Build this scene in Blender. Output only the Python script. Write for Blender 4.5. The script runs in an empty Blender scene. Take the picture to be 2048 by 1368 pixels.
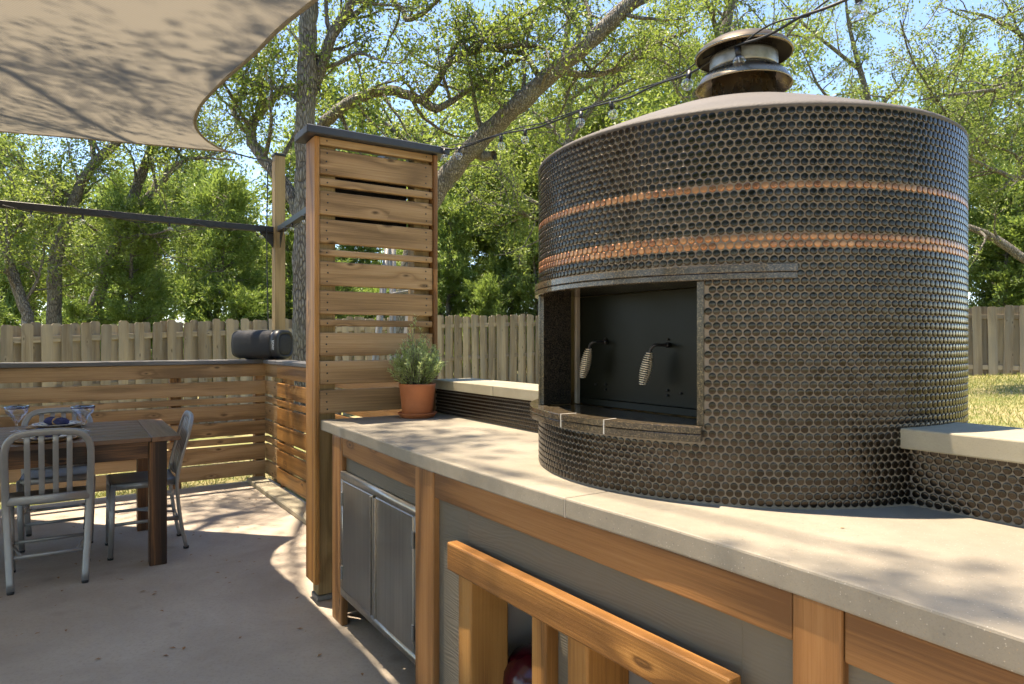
import bpy, bmesh, math, random
import numpy as np
from mathutils import Matrix, Vector, Quaternion

random.seed(7)
RNG = np.random.default_rng(11)
scn = bpy.context.scene
COL = scn.collection

# ------------------------------------------------------------------ camera, sky, sun, exposure
CAM_H = 1.30
FPX = 1365.0
cam_d = bpy.data.cameras.new('camera')
cam_d.lens = 24.0; cam_d.sensor_width = 36.0; cam_d.clip_start = 0.05; cam_d.clip_end = 800
cam = bpy.data.objects.new('camera', cam_d); COL.objects.link(cam)
cam.location = (0, 0, CAM_H); cam.rotation_euler = (math.radians(90), 0, 0)
scn.camera = cam

SUN = Vector((-0.20, 0.085, 0.97)).normalized()
world = bpy.data.worlds.new('World'); scn.world = world; world.use_nodes = True
wn = world.node_tree
bg = wn.nodes['Background']
sky = wn.nodes.new('ShaderNodeTexSky'); sky.sky_type = 'NISHITA'; sky.sun_disc = False
sky.sun_elevation = math.asin(SUN.z); sky.sun_rotation = math.atan2(SUN.x, SUN.y)
sky.air_density = 0.85; sky.dust_density = 0.0; sky.ozone_density = 6.5
wn.links.new(sky.outputs[0], bg.inputs[0]); bg.inputs[1].default_value = 0.15
sun_d = bpy.data.lights.new('sun', 'SUN'); sun_d.energy = 4.7; sun_d.angle = math.radians(0.53)
sun_d.color = (1.0, 0.95, 0.87)
sun = bpy.data.objects.new('sun', sun_d); COL.objects.link(sun)
sun.rotation_euler = SUN.to_track_quat('Z', 'Y').to_euler()
scn.view_settings.view_transform = 'Standard'; scn.view_settings.look = 'None'
scn.view_settings.exposure = 1.62; scn.view_settings.gamma = 1.0
scn.view_settings.use_white_balance = True; scn.view_settings.white_balance_temperature = 8000; scn.view_settings.white_balance_tint = 12.0
scn.cycles.use_adaptive_sampling = True; scn.cycles.adaptive_threshold = 0.03
scn.cycles.max_bounces = 7; scn.cycles.transparent_max_bounces = 12
scn.cycles.diffuse_bounces = 3; scn.cycles.glossy_bounces = 3
scn.cycles.use_denoising = True
scn.cycles.sample_clamp_indirect = 6.0

# ------------------------------------------------------------------ helpers
WM = {}
def tag(o, label=None, cat=None, group=None, kind=None):
    if label: o['label'] = label
    if cat: o['category'] = cat
    if group: o['group'] = group
    if kind: o['kind'] = kind
    return o
def place(o, parent=None, M=None):
    M = M or Matrix.Identity(4)
    if parent is not None:
        o.parent = parent
        o.matrix_basis = WM[parent.name].inverted() @ M
    else:
        o.matrix_basis = M
    WM[o.name] = M.copy()
    return o
def link(name, data, parent=None, M=None):
    o = bpy.data.objects.new(name, data); COL.objects.link(o)
    return place(o, parent, M)
def thing(name, loc, label, cat, group=None, rz=0.0):
    o = bpy.data.objects.new(name, None); COL.objects.link(o); o.empty_display_size = 0.1
    place(o, None, Matrix.Translation(Vector(loc)) @ Matrix.Rotation(rz, 4, 'Z'))
    return tag(o, label, cat, group)
def copy_tree(o, M, label=None, group=None):
    c = o.copy(); COL.objects.link(c); place(c, None, M)
    if label: c['label'] = label
    if group: c['group'] = group
    base = WM[o.name]
    for ch in list(o.children):
        k = ch.copy(); COL.objects.link(k); k.parent = c; k.matrix_basis = ch.matrix_basis.copy()
        WM[k.name] = M @ base.inverted() @ WM[ch.name]
        for g in list(ch.children):
            h = g.copy(); COL.objects.link(h); h.parent = k; h.matrix_basis = g.matrix_basis.copy()
            WM[h.name] = M @ base.inverted() @ WM[g.name]
    return c
def mesh_np(name, V, F, mat, smooth=False):
    V = np.asarray(V, dtype=np.float32); F = np.asarray(F, dtype=np.int32)
    m = bpy.data.meshes.new(name)
    n = F.shape[1]
    m.vertices.add(len(V)); m.vertices.foreach_set('co', V.ravel())
    m.loops.add(F.size); m.loops.foreach_set('vertex_index', F.ravel())
    m.polygons.add(len(F)); m.polygons.foreach_set('loop_start', np.arange(0, F.size, n, dtype=np.int32))
    try: m.polygons.foreach_set('loop_total', np.full(len(F), n, dtype=np.int32))
    except Exception: pass
    if smooth: m.polygons.foreach_set('use_smooth', np.ones(len(F), dtype=bool))
    m.update(calc_edges=True); m.validate()
    m.materials.append(mat)
    return m
def mesh_py(name, V, F, mat, smooth=False):
    m = bpy.data.meshes.new(name); m.from_pydata([tuple(v) for v in V], [], F)
    if smooth: m.polygons.foreach_set('use_smooth', np.ones(len(F), dtype=bool))
    m.update(); m.materials.append(mat)
    return m
_boxes = {}
def box_mesh(L, T, W, mat, bev=0.003, seg=1):
    key = (round(L, 4), round(T, 4), round(W, 4), mat.name, bev, seg)
    if key in _boxes: return _boxes[key]
    bm = bmesh.new(); bmesh.ops.create_cube(bm, size=1.0)
    for v in bm.verts: v.co = Vector((v.co.x * L, v.co.y * T, v.co.z * W))
    if bev > 0:
        bmesh.ops.bevel(bm, geom=list(bm.edges), offset=min(bev, 0.45 * min(L, T, W)), segments=seg, profile=0.5, affect='EDGES')
    m = bpy.data.meshes.new('board'); bm.to_mesh(m); bm.free(); m.materials.append(mat)
    _boxes[key] = m
    return m
def axes(x, y, o):
    x = Vector(x).normalized(); y = Vector(y); y = (y - x * y.dot(x)).normalized(); z = x.cross(y)
    M = Matrix.Identity(4)
    for i in range(3):
        M[i][0] = x[i]; M[i][1] = y[i]; M[i][2] = z[i]; M[i][3] = o[i]
    return M
def board(name, a, b, W, T, nrm, mat, parent, bev=0.003, seg=1):
    """a bar from a to b, W wide across, T thick along nrm"""
    a = Vector(a); b = Vector(b)
    return link(name, box_mesh((b - a).length, T, W, mat, bev, seg), parent, axes(b - a, nrm, (a + b) / 2))
def tube(pts, rad, n=8, cap=True, ref=None, flat=1.0, base=0, sq=1.0):
    """vertices and quad faces of a swept tube"""
    P = np.asarray(pts, dtype=float); k = len(P)
    R = np.full(k, rad, dtype=float) if np.isscalar(rad) else np.asarray(rad, dtype=float)
    T = np.gradient(P, axis=0); T /= (np.linalg.norm(T, axis=1)[:, None] + 1e-12)
    if ref is None:
        ref = np.array([0, 0, 1.0]) if abs(T[0][2]) < 0.85 else np.array([1.0, 0, 0])
    N = np.zeros_like(P); n0 = np.asarray(ref, float) - T[0] * np.dot(ref, T[0]); n0 /= np.linalg.norm(n0); N[0] = n0
    for i in range(1, k):
        v = N[i - 1] - T[i] * np.dot(N[i - 1], T[i]); N[i] = v / (np.linalg.norm(v) + 1e-12)
    B = np.cross(T, N)
    a = np.arange(n) / n * 2 * np.pi + (math.pi / n if sq < 1 else 0)
    ca, sa = np.cos(a), np.sin(a)
    if sq < 1: ca = np.sign(ca) * np.abs(ca) ** sq; sa = np.sign(sa) * np.abs(sa) ** sq
    V = P[:, None, :] + R[:, None, None] * (ca[None, :, None] * N[:, None, :] * flat + sa[None, :, None] * B[:, None, :])
    V = V.reshape(-1, 3)
    i = np.arange(k - 1)[:, None] * n; j = np.arange(n)[None, :]; j2 = (j + 1) % n
    F = np.stack([i + j, i + j2, i + n + j2, i + n + j], axis=-1).reshape(-1, 4) + base
    if cap:
        V = np.vstack([V, P[0], P[-1]])
        c0 = base + k * n; e = np.arange(n); e2 = (e + 1) % n
        F = np.vstack([F, np.stack([np.full(n, c0), e2 + base, e + base, np.full(n, c0)], -1)[:, [0, 1, 2, 2]] if False else np.zeros((0, 4), int)])
        o = base + (k - 1) * n
        # caps as degenerate-free quads (two ring edges at a time) for even n
        if n % 2 == 0:
            q = []
            for s in range(0, n, 2):
                q.append([c0, base + (s + 2) % n, base + s + 1, base + s])
                q.append([c0 + 1, o + s, o + s + 1, o + (s + 2) % n])
            F = np.vstack([F, np.array(q)])
    return V, F
class MB:
    """collects pieces of ONE object into a single quad mesh"""
    def __init__(s): s.V = []; s.F = []; s.n = 0
    def tube(s, pts, rad, n=8, cap=True, ref=None, flat=1.0, sq=1.0):
        V, F = tube(pts, rad, n, cap, ref, flat, s.n, sq); s.V.append(V); s.F.append(F); s.n += len(V); return s
    def add(s, V, F):
        V = np.asarray(V, float); s.V.append(V); s.F.append(np.asarray(F, int) + s.n); s.n += len(V); return s
    def box(s, c, size, M=None):
        c = np.asarray(c, float); h = np.asarray(size, float) / 2
        V = np.array([[x, y, z] for x in (-1, 1) for y in (-1, 1) for z in (-1, 1)]) * h
        if M is not None: V = V @ np.array(M).T
        return s.add(V + c, [[0, 1, 3, 2], [4, 6, 7, 5], [0, 4, 5, 1], [2, 3, 7, 6], [0, 2, 6, 4], [1, 5, 7, 3]])
    def mesh(s, name, mat, smooth=True): return mesh_np(name, np.vstack(s.V), np.vstack(s.F), mat, smooth)
    def obj(s, name, mat, parent=None, M=None, smooth=True): return link(name, s.mesh(name, mat, smooth), parent, M)
def lathe(profile, n=32, close=False):
    P = np.asarray(profile, float); k = len(P); a = np.arange(n) / n * 2 * np.pi
    V = np.stack([P[:, 0][:, None] * np.cos(a), P[:, 0][:, None] * np.sin(a), np.repeat(P[:, 1][:, None], n, 1)], -1).reshape(-1, 3)
    i = np.arange(k - 1)[:, None] * n; j = np.arange(n)[None, :]; j2 = (j + 1) % n
    F = np.stack([i + j, i + j2, i + n + j2, i + n + j], -1).reshape(-1, 4)
    return V, F
def lathe_obj(name, profile, mat, parent=None, M=None, n=32, smooth=True):
    V, F = lathe(profile, n); return link(name, mesh_np(name, V, F, mat, smooth), parent, M)
def pix(x, y, d):
    return np.array([(x - 1024) / FPX * d, d, CAM_H + (684 - y) / FPX * d])
def spline(pts, n):
    P = np.asarray(pts, float)
    if len(P) == 2: t = np.linspace(0, 1, n)[:, None]; return P[0] * (1 - t) + P[1] * t
    Q = np.vstack([2 * P[0] - P[1], P, 2 * P[-1] - P[-2]]); out = []
    u = np.linspace(0, len(P) - 1 - 1e-9, n)
    for x in u:
        i = int(x); t = x - i; a, b, c, d = Q[i], Q[i + 1], Q[i + 2], Q[i + 3]
        out.append(0.5 * ((2 * b) + (c - a) * t + (2 * a - 5 * b + 4 * c - d) * t * t + (3 * b - a - 3 * c + d) * t ** 3))
    return np.array(out)

# ------------------------------------------------------------------ materials
def newmat(name):
    m = bpy.data.materials.new(name); m.use_nodes = True
    return m, m.node_tree, m.node_tree.nodes['Principled BSDF']
def N(nt, t, **kw):
    n = nt.nodes.new('ShaderNode' + t)
    for k, v in kw.items(): setattr(n, k, v)
    return n
def lk(nt, a, b): nt.links.new(a, b)
def mathn(nt, op, a, b=None, c=None):
    n = N(nt, 'Math', operation=op)
    for i, v in enumerate((a, b, c)):
        if v is None: continue
        if isinstance(v, (int, float)): n.inputs[i].default_value = v
        else: lk(nt, v, n.inputs[i])
    return n.outputs[0]
def ramp(nt, fac, stops):
    r = N(nt, 'ValToRGB'); e = r.color_ramp.elements
    while len(e) < len(stops): e.new(0.5)
    for i, (p, c) in enumerate(stops):
        e[i].position = p; e[i].color = (c[0], c[1], c[2], 1) if not isinstance(c, (int, float)) else (c, c, c, 1)
    lk(nt, fac, r.inputs[0]); return r.outputs[0]
def mixc(nt, fac, a, b, mode='MIX'):
    n = N(nt, 'Mix', data_type='RGBA', blend_type=mode)
    for s, v in ((0, fac), (6, a), (7, b)):
        if isinstance(v, (int, float)): n.inputs[s].default_value = v
        elif isinstance(v, tuple): n.inputs[s].default_value = (v[0], v[1], v[2], 1)
        else: lk(nt, v, n.inputs[s])
    return n.outputs[2]
def noise(nt, vec, scale, detail=4, rough=0.55, dist=0.0):
    n = N(nt, 'TexNoise'); n.inputs['Scale'].default_value = scale; n.inputs['Detail'].default_value = detail
    n.inputs['Roughness'].default_value = rough; n.inputs['Distortion'].default_value = dist
    if vec is not None: lk(nt, vec, n.inputs['Vector'])
    return n.outputs['Fac']
def objvec(nt, scale=(1, 1, 1), rnd=True):
    tc = N(nt, 'TexCoord'); mp = N(nt, 'Mapping'); mp.inputs['Scale'].default_value = scale
    v = tc.outputs['Object']
    if rnd:
        oi = N(nt, 'ObjectInfo'); va = N(nt, 'VectorMath', operation='SCALE'); va.inputs[0].default_value = (37.0, 11.0, 23.0)
        lk(nt, oi.outputs['Random'], va.inputs['Scale'])
        ad = N(nt, 'VectorMath', operation='ADD'); lk(nt, v, ad.inputs[0]); lk(nt, va.outputs[0], ad.inputs[1]); v = ad.outputs[0]
    lk(nt, v, mp.inputs['Vector']); return mp.outputs[0], v
def bump(nt, bsdf, h, strength=0.3, dist=0.01):
    b = N(nt, 'Bump'); b.inputs['Strength'].default_value = strength; b.inputs['Distance'].default_value = dist
    lk(nt, h, b.inputs['Height']); lk(nt, b.outputs[0], bsdf.inputs['Normal'])
def plain(name, c, rough=0.5, metal=0.0, var=0.12, vs=8.0, spec=None, bmp=0.0, bs=60.0, rvar=0.0):
    m, nt, b = newmat(name)
    vec, _ = objvec(nt)
    n = noise(nt, vec, vs, 5)
    col = ramp(nt, n, [(0.25, tuple(x * (1 - var) for x in c)), (0.75, tuple(min(1, x * (1 + var)) for x in c))])
    lk(nt, col, b.inputs['Base Color']); b.inputs['Roughness'].default_value = rough; b.inputs['Metallic'].default_value = metal
    if rvar:
        lk(nt, mathn(nt, 'ADD', mathn(nt, 'MULTIPLY', noise(nt, vec, vs * 3, 4), rvar), rough - rvar / 2), b.inputs['Roughness'])
    if spec is not None: b.inputs['Specular IOR Level'].default_value = spec
    if bmp: bump(nt, b, noise(nt, vec, bs, 4), bmp, 0.01)
    return m
def wood(name, dark, mid, light, rough=0.6, rings=16.0, knots=0.62, grain=1.0, weather=None, vary=0.28):
    """grain runs along the piece's own X axis"""
    m, nt, b = newmat(name)
    big, raw = objvec(nt, (0.36, 4.2, 4.2))
    fin = N(nt, 'Mapping'); fin.inputs['Scale'].default_value = (2.6, 150, 150); lk(nt, raw, fin.inputs['Vector'])
    sx = N(nt, 'SeparateXYZ'); lk(nt, raw, sx.inputs[0]); kv = N(nt, 'CombineXYZ')
    lk(nt, mathn(nt, 'MULTIPLY', sx.outputs[0], 3.2), kv.inputs[0]); lk(nt, mathn(nt, 'MULTIPLY', sx.outputs[2], 8.5), kv.inputs[1])
    vo = N(nt, 'TexVoronoi', voronoi_dimensions='2D'); vo.inputs['Scale'].default_value = 1.0; lk(nt, kv.outputs[0], vo.inputs['Vector'])
    sep = N(nt, 'SeparateColor'); lk(nt, vo.outputs['Color'], sep.inputs[0])
    on = mathn(nt, 'GREATER_THAN', sep.outputs[0], knots)
    kd = mathn(nt, 'ADD', vo.outputs['Distance'], mathn(nt, 'MULTIPLY', mathn(nt, 'SUBTRACT', noise(nt, raw, 30, 3), 0.5), 0.06))
    halo = mathn(nt, 'MULTIPLY', on, mathn(nt, 'POWER', 2.718, mathn(nt, 'MULTIPLY', kd, -9.0)))
    core = mathn(nt, 'MULTIPLY', on, mathn(nt, 'SUBTRACT', 1.0, mathn(nt, 'SMOOTH_MIN', mathn(nt, 'DIVIDE', kd, 0.10), 1.0, 0.2)))
    core = mathn(nt, 'MAXIMUM', core, 0.0)
    n1 = mathn(nt, 'ADD', noise(nt, big, 1.0, 2, 0.5), mathn(nt, 'MULTIPLY', halo, 0.28))
    ring = mathn(nt, 'PINGPONG', mathn(nt, 'MULTIPLY', n1, rings), 1.0)
    ring = mathn(nt, 'POWER', ring, 1.7)
    f = noise(nt, fin.outputs[0], 1.0, 6, 0.75)
    v = mathn(nt, 'ADD', mathn(nt, 'MULTIPLY', ring, 0.48 * grain), mathn(nt, 'ADD', mathn(nt, 'MULTIPLY', f, 1.15), -0.15))
    oi = N(nt, 'ObjectInfo')
    v = mathn(nt, 'ADD', v, mathn(nt, 'MULTIPLY', mathn(nt, 'SUBTRACT', oi.outputs['Random'], 0.5), vary))
    col = ramp(nt, v, [(0.18, light), (0.55, mid), (0.92, dark)])
    big2 = noise(nt, raw, 1.7, 4)
    col = mixc(nt, mathn(nt, 'MULTIPLY', big2, 0.45), col, tuple(x * 0.62 for x in mid))
    if weather:
        wv = N(nt, 'Mapping'); wv.inputs['Scale'].default_value = (1.0, 9, 9); lk(nt, raw, wv.inputs['Vector'])
        col = mixc(nt, ramp(nt, noise(nt, wv.outputs[0], 1.2, 5), [(0.42, 0), (0.68, 0.75)]), col, weather)
    col = mixc(nt, core, col, tuple(x * 0.33 for x in dark))
    lk(nt, col, b.inputs['Base Color'])
    lk(nt, mathn(nt, 'ADD', mathn(nt, 'MULTIPLY', f, 0.25), rough - 0.12), b.inputs['Roughness'])
    b.inputs['Specular IOR Level'].default_value = 0.3
    bump(nt, b, mathn(nt, 'SUBTRACT', 1.0, v), 0.25, 0.004)
    return m
M = {}
M['cedar'] = wood('cedar_slats', (0.17, 0.098, 0.045), (0.37, 0.225, 0.108), (0.51, 0.335, 0.18), 0.6, 10, 0.60, 0.9)
M['cedar_gold'] = wood('cedar_oiled', (0.17, 0.075, 0.022), (0.37, 0.17, 0.048), (0.50, 0.255, 0.08), 0.45, 13, 0.74, 1.25)
M['cedar_trim'] = wood('cedar_trim', (0.14, 0.062, 0.022), (0.30, 0.138, 0.048), (0.40, 0.20, 0.078), 0.48, 13, 0.66, 1.3)
M['post_pine'] = wood('treated_pine', (0.20, 0.13, 0.055), (0.36, 0.245, 0.115), (0.44, 0.315, 0.16), 0.65, 9, 0.72)
M['fence'] = wood('weathered_fence_wood', (0.15, 0.115, 0.080), (0.31, 0.245, 0.168), (0.44, 0.365, 0.26), 0.8, 8, 0.75, 0.8, (0.22, 0.20, 0.17), 0.75)
M['burnt'] = wood('burnt_table_wood', (0.012, 0.007, 0.005), (0.085, 0.038, 0.018), (0.36, 0.16, 0.06), 0.42, 12, 0.6, 1.5)
M['tabletop'] = wood('stained_table_top', (0.07, 0.034, 0.018), (0.17, 0.088, 0.05), (0.25, 0.14, 0.08), 0.33, 14, 0.8)
M['dark_cap'] = plain('dark_painted_cap', (0.035, 0.04, 0.052), 0.45, 0, 0.15, 6, None, 0.1)
M['grey_cap'] = wood('grey_cap_board', (0.075, 0.072, 0.070), (0.12, 0.115, 0.11), (0.165, 0.16, 0.155), 0.6, 8, 0.95)
M['alu'] = plain('brushed_aluminium', (0.28, 0.275, 0.27), 0.42, 0.5, 0.06, 20, None, 0.02, 200)
M['steel'] = None
M['black_metal'] = plain('black_metal', (0.018, 0.018, 0.02), 0.4, 0.2, 0.2, 10)
M['black_plastic'] = plain('black_plastic', (0.010, 0.011, 0.014), 0.45, 0, 0.2, 14)
M['grille'] = plain('speaker_grille', (0.008, 0.0085, 0.011), 0.7, 0, 0.2, 90, None, 0.3, 500)
M['rubber'] = plain('black_rubber', (0.012, 0.012, 0.012), 0.5)
M['terracotta'] = plain('terracotta', (0.42, 0.135, 0.05), 0.6, 0, 0.22, 9, None, 0.06, 60, 0.25)
M['soil'] = plain('potting_soil', (0.035, 0.024, 0.016), 0.95, 0, 0.5, 60, None, 0.8, 80)
M['stucco'] = plain('grey_stucco', (0.082, 0.073, 0.066), 0.7, 0, 0.25, 5, None, 0.25, 140)
M['grout'] = plain('tan_grout', (0.25, 0.207, 0.162), 0.85, 0, 0.15, 12, None, 0.2, 250)
M['white_paint'] = plain('pale_plaster', (0.55, 0.52, 0.5), 0.8, 0, 0.06, 4)
M['joint'] = plain('white_joint', (0.6, 0.57, 0.52), 0.8)
M['worktop_joint'] = plain('worktop_joint', (0.36, 0.325, 0.27), 0.8)
M['red'] = plain('red_vinyl', (0.055, 0.003, 0.008), 0.2, 0, 0.15, 8)
M['white_print'] = plain('white_print', (0.75, 0.75, 0.75), 0.5, 0, 0.02)
M['navy_cloth'] = plain('navy_cloth', (0.028, 0.032, 0.10), 0.9, 0, 0.25, 60, None, 0.4, 300)
M['wicker'] = plain('woven_charger', (0.42, 0.25, 0.12), 0.7, 0, 0.3, 120, None, 0.5, 260)
M['ladder'] = plain('dull_aluminium', (0.22, 0.22, 0.21), 0.5, 0.5, 0.1, 10)
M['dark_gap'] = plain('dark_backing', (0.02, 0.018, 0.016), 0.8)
M['spring'] = plain('spring_wire', (0.80, 0.68, 0.52), 0.32, 0.7, 0.05)
M['copper_cap'] = plain('stained_flue_steel', (0.27, 0.215, 0.15), 0.28, 0.95, 0.35, 9, None, 0.05, 40, 0.3)
M['flue_steel'] = plain('weathered_flue_band', (0.33, 0.31, 0.27), 0.4, 0.8, 0.45, 22, None, 0.05, 60, 0.3)
M['rust'] = plain('sooty_metal', (0.045, 0.034, 0.025), 0.6, 0.5, 0.6, 14)

def mat_steel():
    m, nt, b = newmat('stainless_steel')
    vec, raw = objvec(nt, (60, 60, 1.2))
    f = noise(nt, vec, 1.0, 4)
    n2 = noise(nt, raw, 5.0, 5, 0.6)
    lk(nt, ramp(nt, f, [(0.2, (0.34, 0.32, 0.285)), (0.8, (0.46, 0.435, 0.39))]), b.inputs['Base Color'])
    b.inputs['Metallic'].default_value = 1.0
    lk(nt, mathn(nt, 'ADD', mathn(nt, 'MULTIPLY', n2, 0.28), 0.22), b.inputs['Roughness'])
    bump(nt, b, f, 0.03, 0.002)
    return m
M['steel'] = mat_steel()
def mat_patio():
    m, nt, b = newmat('patio_concrete')
    _, v = objvec(nt, (1, 1, 1), False)
    n1 = noise(nt, v, 1.1, 6, 0.62, 0.4); n2 = noise(nt, v, 9, 6, 0.7); n3 = noise(nt, v, 60, 4, 0.75)
    col = ramp(nt, n1, [(0.32, (0.265, 0.222, 0.175)), (0.5, (0.385, 0.330, 0.265)), (0.68, (0.47, 0.41, 0.335))])
    col = mixc(nt, mathn(nt, 'MULTIPLY', n2, 0.5), col, (0.33, 0.265, 0.21))
    vo = N(nt, 'TexVoronoi'); vo.inputs['Scale'].default_value = 3.3; lk(nt, v, vo.inputs['Vector'])
    st = ramp(nt, mathn(nt, 'ADD', vo.outputs['Distance'], mathn(nt, 'MULTIPLY', n2, 0.2)), [(0.12, 0.6), (0.26, 0.0)])
    col = mixc(nt, st, col, (0.23, 0.19, 0.155))
    col = mixc(nt, ramp(nt, n3, [(0.3, 0.35), (0.5, 0.0)]), col, (0.18, 0.15, 0.12))
    lk(nt, col, b.inputs['Base Color'])
    lk(nt, mathn(nt, 'ADD', mathn(nt, 'MULTIPLY', n2, 0.3), 0.6), b.inputs['Roughness'])
    bump(nt, b, mathn(nt, 'ADD', mathn(nt, 'MULTIPLY', n3, 0.5), n2), 0.22, 0.006)
    return m
M['patio'] = mat_patio()
def mat_counter(name, c, speck=True):
    m, nt, b = newmat(name)
    _, v = objvec(nt, (1, 1, 1), False)
    n1 = noise(nt, v, 2.4, 6, 0.6); n2 = noise(nt, v, 26, 5, 0.7); n3 = noise(nt, v, 320, 3, 0.7)
    col = ramp(nt, n1, [(0.3, tuple(x * 0.74 for x in c)), (0.7, tuple(x * 1.16 for x in c))])
    col = mixc(nt, ramp(nt, n2, [(0.45, 0.0), (0.7, 0.45)]), col, tuple(x * 0.74 for x in c))
    if speck:
        vo = N(nt, 'TexVoronoi'); vo.inputs['Scale'].default_value = 230; lk(nt, v, vo.inputs['Vector'])
        sc = N(nt, 'SeparateColor'); lk(nt, vo.outputs['Color'], sc.inputs[0])
        near = mathn(nt, 'LESS_THAN', vo.outputs['Distance'], 0.26)
        col = mixc(nt, mathn(nt, 'MULTIPLY', mathn(nt, 'MULTIPLY', near, mathn(nt, 'GREATER_THAN', sc.outputs[0], 0.72)), 0.55), col, (0.30, 0.22, 0.14))
        col = mixc(nt, mathn(nt, 'MULTIPLY', mathn(nt, 'MULTIPLY', near, mathn(nt, 'LESS_THAN', sc.outputs[0], 0.10)), 0.5), col, (0.52, 0.47, 0.40))
        vo2 = N(nt, 'TexVoronoi'); vo2.inputs['Scale'].default_value = 42; lk(nt, v, vo2.inputs['Vector'])
        pit = mathn(nt, 'LESS_THAN', vo2.outputs['Distance'], 0.09)
        col = mixc(nt, mathn(nt, 'MULTIPLY', pit, 0.6), col, (0.13, 0.115, 0.10))
    col = mixc(nt, ramp(nt, n3, [(0.32, 0.3), (0.5, 0.0)]), col, tuple(x * 0.55 for x in c))
    lk(nt, col, b.inputs['Base Color']); b.inputs['Roughness'].default_value = 0.62
    bump(nt, b, mathn(nt, 'ADD', n3, n2), 0.12, 0.003)
    return m
M['counter'] = mat_counter('counter_concrete', (0.25, 0.220, 0.172))
M['capstone'] = mat_counter('wall_cap_concrete', (0.33, 0.295, 0.215), False)
def mat_tile(name, c1, c2, rough, metal):
    m, nt, b = newmat(name)
    g = N(nt, 'NewGeometry'); oi = N(nt, 'ObjectInfo')
    r = mathn(nt, 'FRACT', mathn(nt, 'ADD', g.outputs['Random Per Island'], mathn(nt, 'MULTIPLY', oi.outputs['Random'], 7.3)))
    lk(nt, ramp(nt, r, [(0.0, c1), (1.0, c2)]), b.inputs['Base Color'])
    b.inputs['Metallic'].default_value = metal
    tc = N(nt, 'TexCoord')
    nn = noise(nt, g.outputs['Position'], 90, 3)
    lk(nt, mathn(nt, 'ADD', mathn(nt, 'MULTIPLY', nn, 0.22), mathn(nt, 'ADD', rough - 0.12, mathn(nt, 'MULTIPLY', r, 0.08))), b.inputs['Roughness'])
    return m
M['tile'] = mat_tile('bronze_glazed_tile', (0.040, 0.034, 0.029), (0.064, 0.055, 0.047), 0.15, 1.0)
M['copper_tile'] = mat_tile('copper_glazed_tile', (0.25, 0.10, 0.055), (0.42, 0.205, 0.105), 0.25, 0.92)
def mat_granite(name, c, rough):
    m, nt, b = newmat(name)
    _, v = objvec(nt, (1, 1, 1), False)
    vo = N(nt, 'TexVoronoi'); vo.inputs['Scale'].default_value = 420; lk(nt, v, vo.inputs['Vector'])
    sc = N(nt, 'SeparateColor'); lk(nt, vo.outputs['Color'], sc.inputs[0])
    col = ramp(nt, sc.outputs[0], [(0.0, tuple(x * 0.35 for x in c)), (0.55, c), (0.8, (c[0] * 1.7, c[1] * 1.6, c[2] * 1.4)), (1.0, (c[0] * 3.0, c[1] * 2.7, c[2] * 2.2))])
    lk(nt, col, b.inputs['Base Color']); b.inputs['Roughness'].default_value = rough
    return m
M['granite'] = mat_granite('brown_granite', (0.056, 0.045, 0.032), 0.18)
M['granite_dark'] = mat_granite('polished_dark_granite', (0.022, 0.019, 0.016), 0.09)
def mat_door():
    m, nt, b = newmat('black_oven_door')
    vec, _ = objvec(nt)
    n = noise(nt, vec, 7, 5)
    lk(nt, ramp(nt, n, [(0.3, (0.004, 0.005, 0.003)), (0.7, (0.008, 0.0095, 0.006))]), b.inputs['Base Color'])
    lk(nt, mathn(nt, 'ADD', mathn(nt, 'MULTIPLY', n, 0.2), 0.26), b.inputs['Roughness']); b.inputs['Specular IOR Level'].default_value = 0.16
    return m
M['door'] = mat_door()
def mat_siding():
    m, nt, b = newmat('grey_siding')
    _, raw = objvec(nt)
    a = N(nt, 'Mapping'); a.inputs['Scale'].default_value = (1.3, 7, 7); lk(nt, raw, a.inputs['Vector'])
    sx = N(nt, 'SeparateXYZ'); lk(nt, raw, sx.inputs[0])
    ring = mathn(nt, 'PINGPONG', mathn(nt, 'ADD', mathn(nt, 'MULTIPLY', sx.outputs[2], 190.0), mathn(nt, 'MULTIPLY', noise(nt, a.outputs[0], 0.9, 3), 38.0)), 1.0)
    n2 = noise(nt, raw, 3, 4)
    lk(nt, mixc(nt, mathn(nt, 'MULTIPLY', n2, 0.3), (0.135, 0.115, 0.084), (0.10, 0.087, 0.064)), b.inputs['Base Color'])
    b.inputs['Roughness'].default_value = 0.62
    bump(nt, b, mathn(nt, 'ADD', ring, noise(nt, a.outputs[0], 9.0, 5)), 0.2, 0.0022)
    return m
M['siding'] = mat_siding()
def mat_sail():
    m, nt, b = newmat('shade_sail_fabric')
    _, v = objvec(nt, (1, 1, 1), False)
    w = N(nt, 'TexWave'); w.inputs['Scale'].default_value = 55; w.inputs['Distortion'].default_value = 1.5; w.inputs['Detail'].default_value = 2
    w.bands_direction = 'DIAGONAL'; lk(nt, v, w.inputs['Vector'])
    n = noise(nt, v, 160, 3)
    col = mixc(nt, mathn(nt, 'MULTIPLY', w.outputs['Fac'], 0.4), (0.205, 0.184, 0.146), (0.150, 0.134, 0.106))
    col = mixc(nt, mathn(nt, 'MULTIPLY', n, 0.3), col, (0.155, 0.135, 0.105))
    nt.nodes.remove(b)
    d = N(nt, 'BsdfDiffuse'); t = N(nt, 'BsdfTranslucent'); mx = N(nt, 'MixShader'); mx.inputs[0].default_value = 0.5
    lk(nt, col, d.inputs[0]); lk(nt, col, t.inputs[0]); lk(nt, d.outputs[0], mx.inputs[1]); lk(nt, t.outputs[0], mx.inputs[2])
    lk(nt, mx.outputs[0], nt.nodes['Material Output'].inputs[0])
    return m
M['sail'] = mat_sail()
M['hem'] = plain('sail_hem', (0.19, 0.165, 0.125), 0.9, 0, 0.2, 40)
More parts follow.
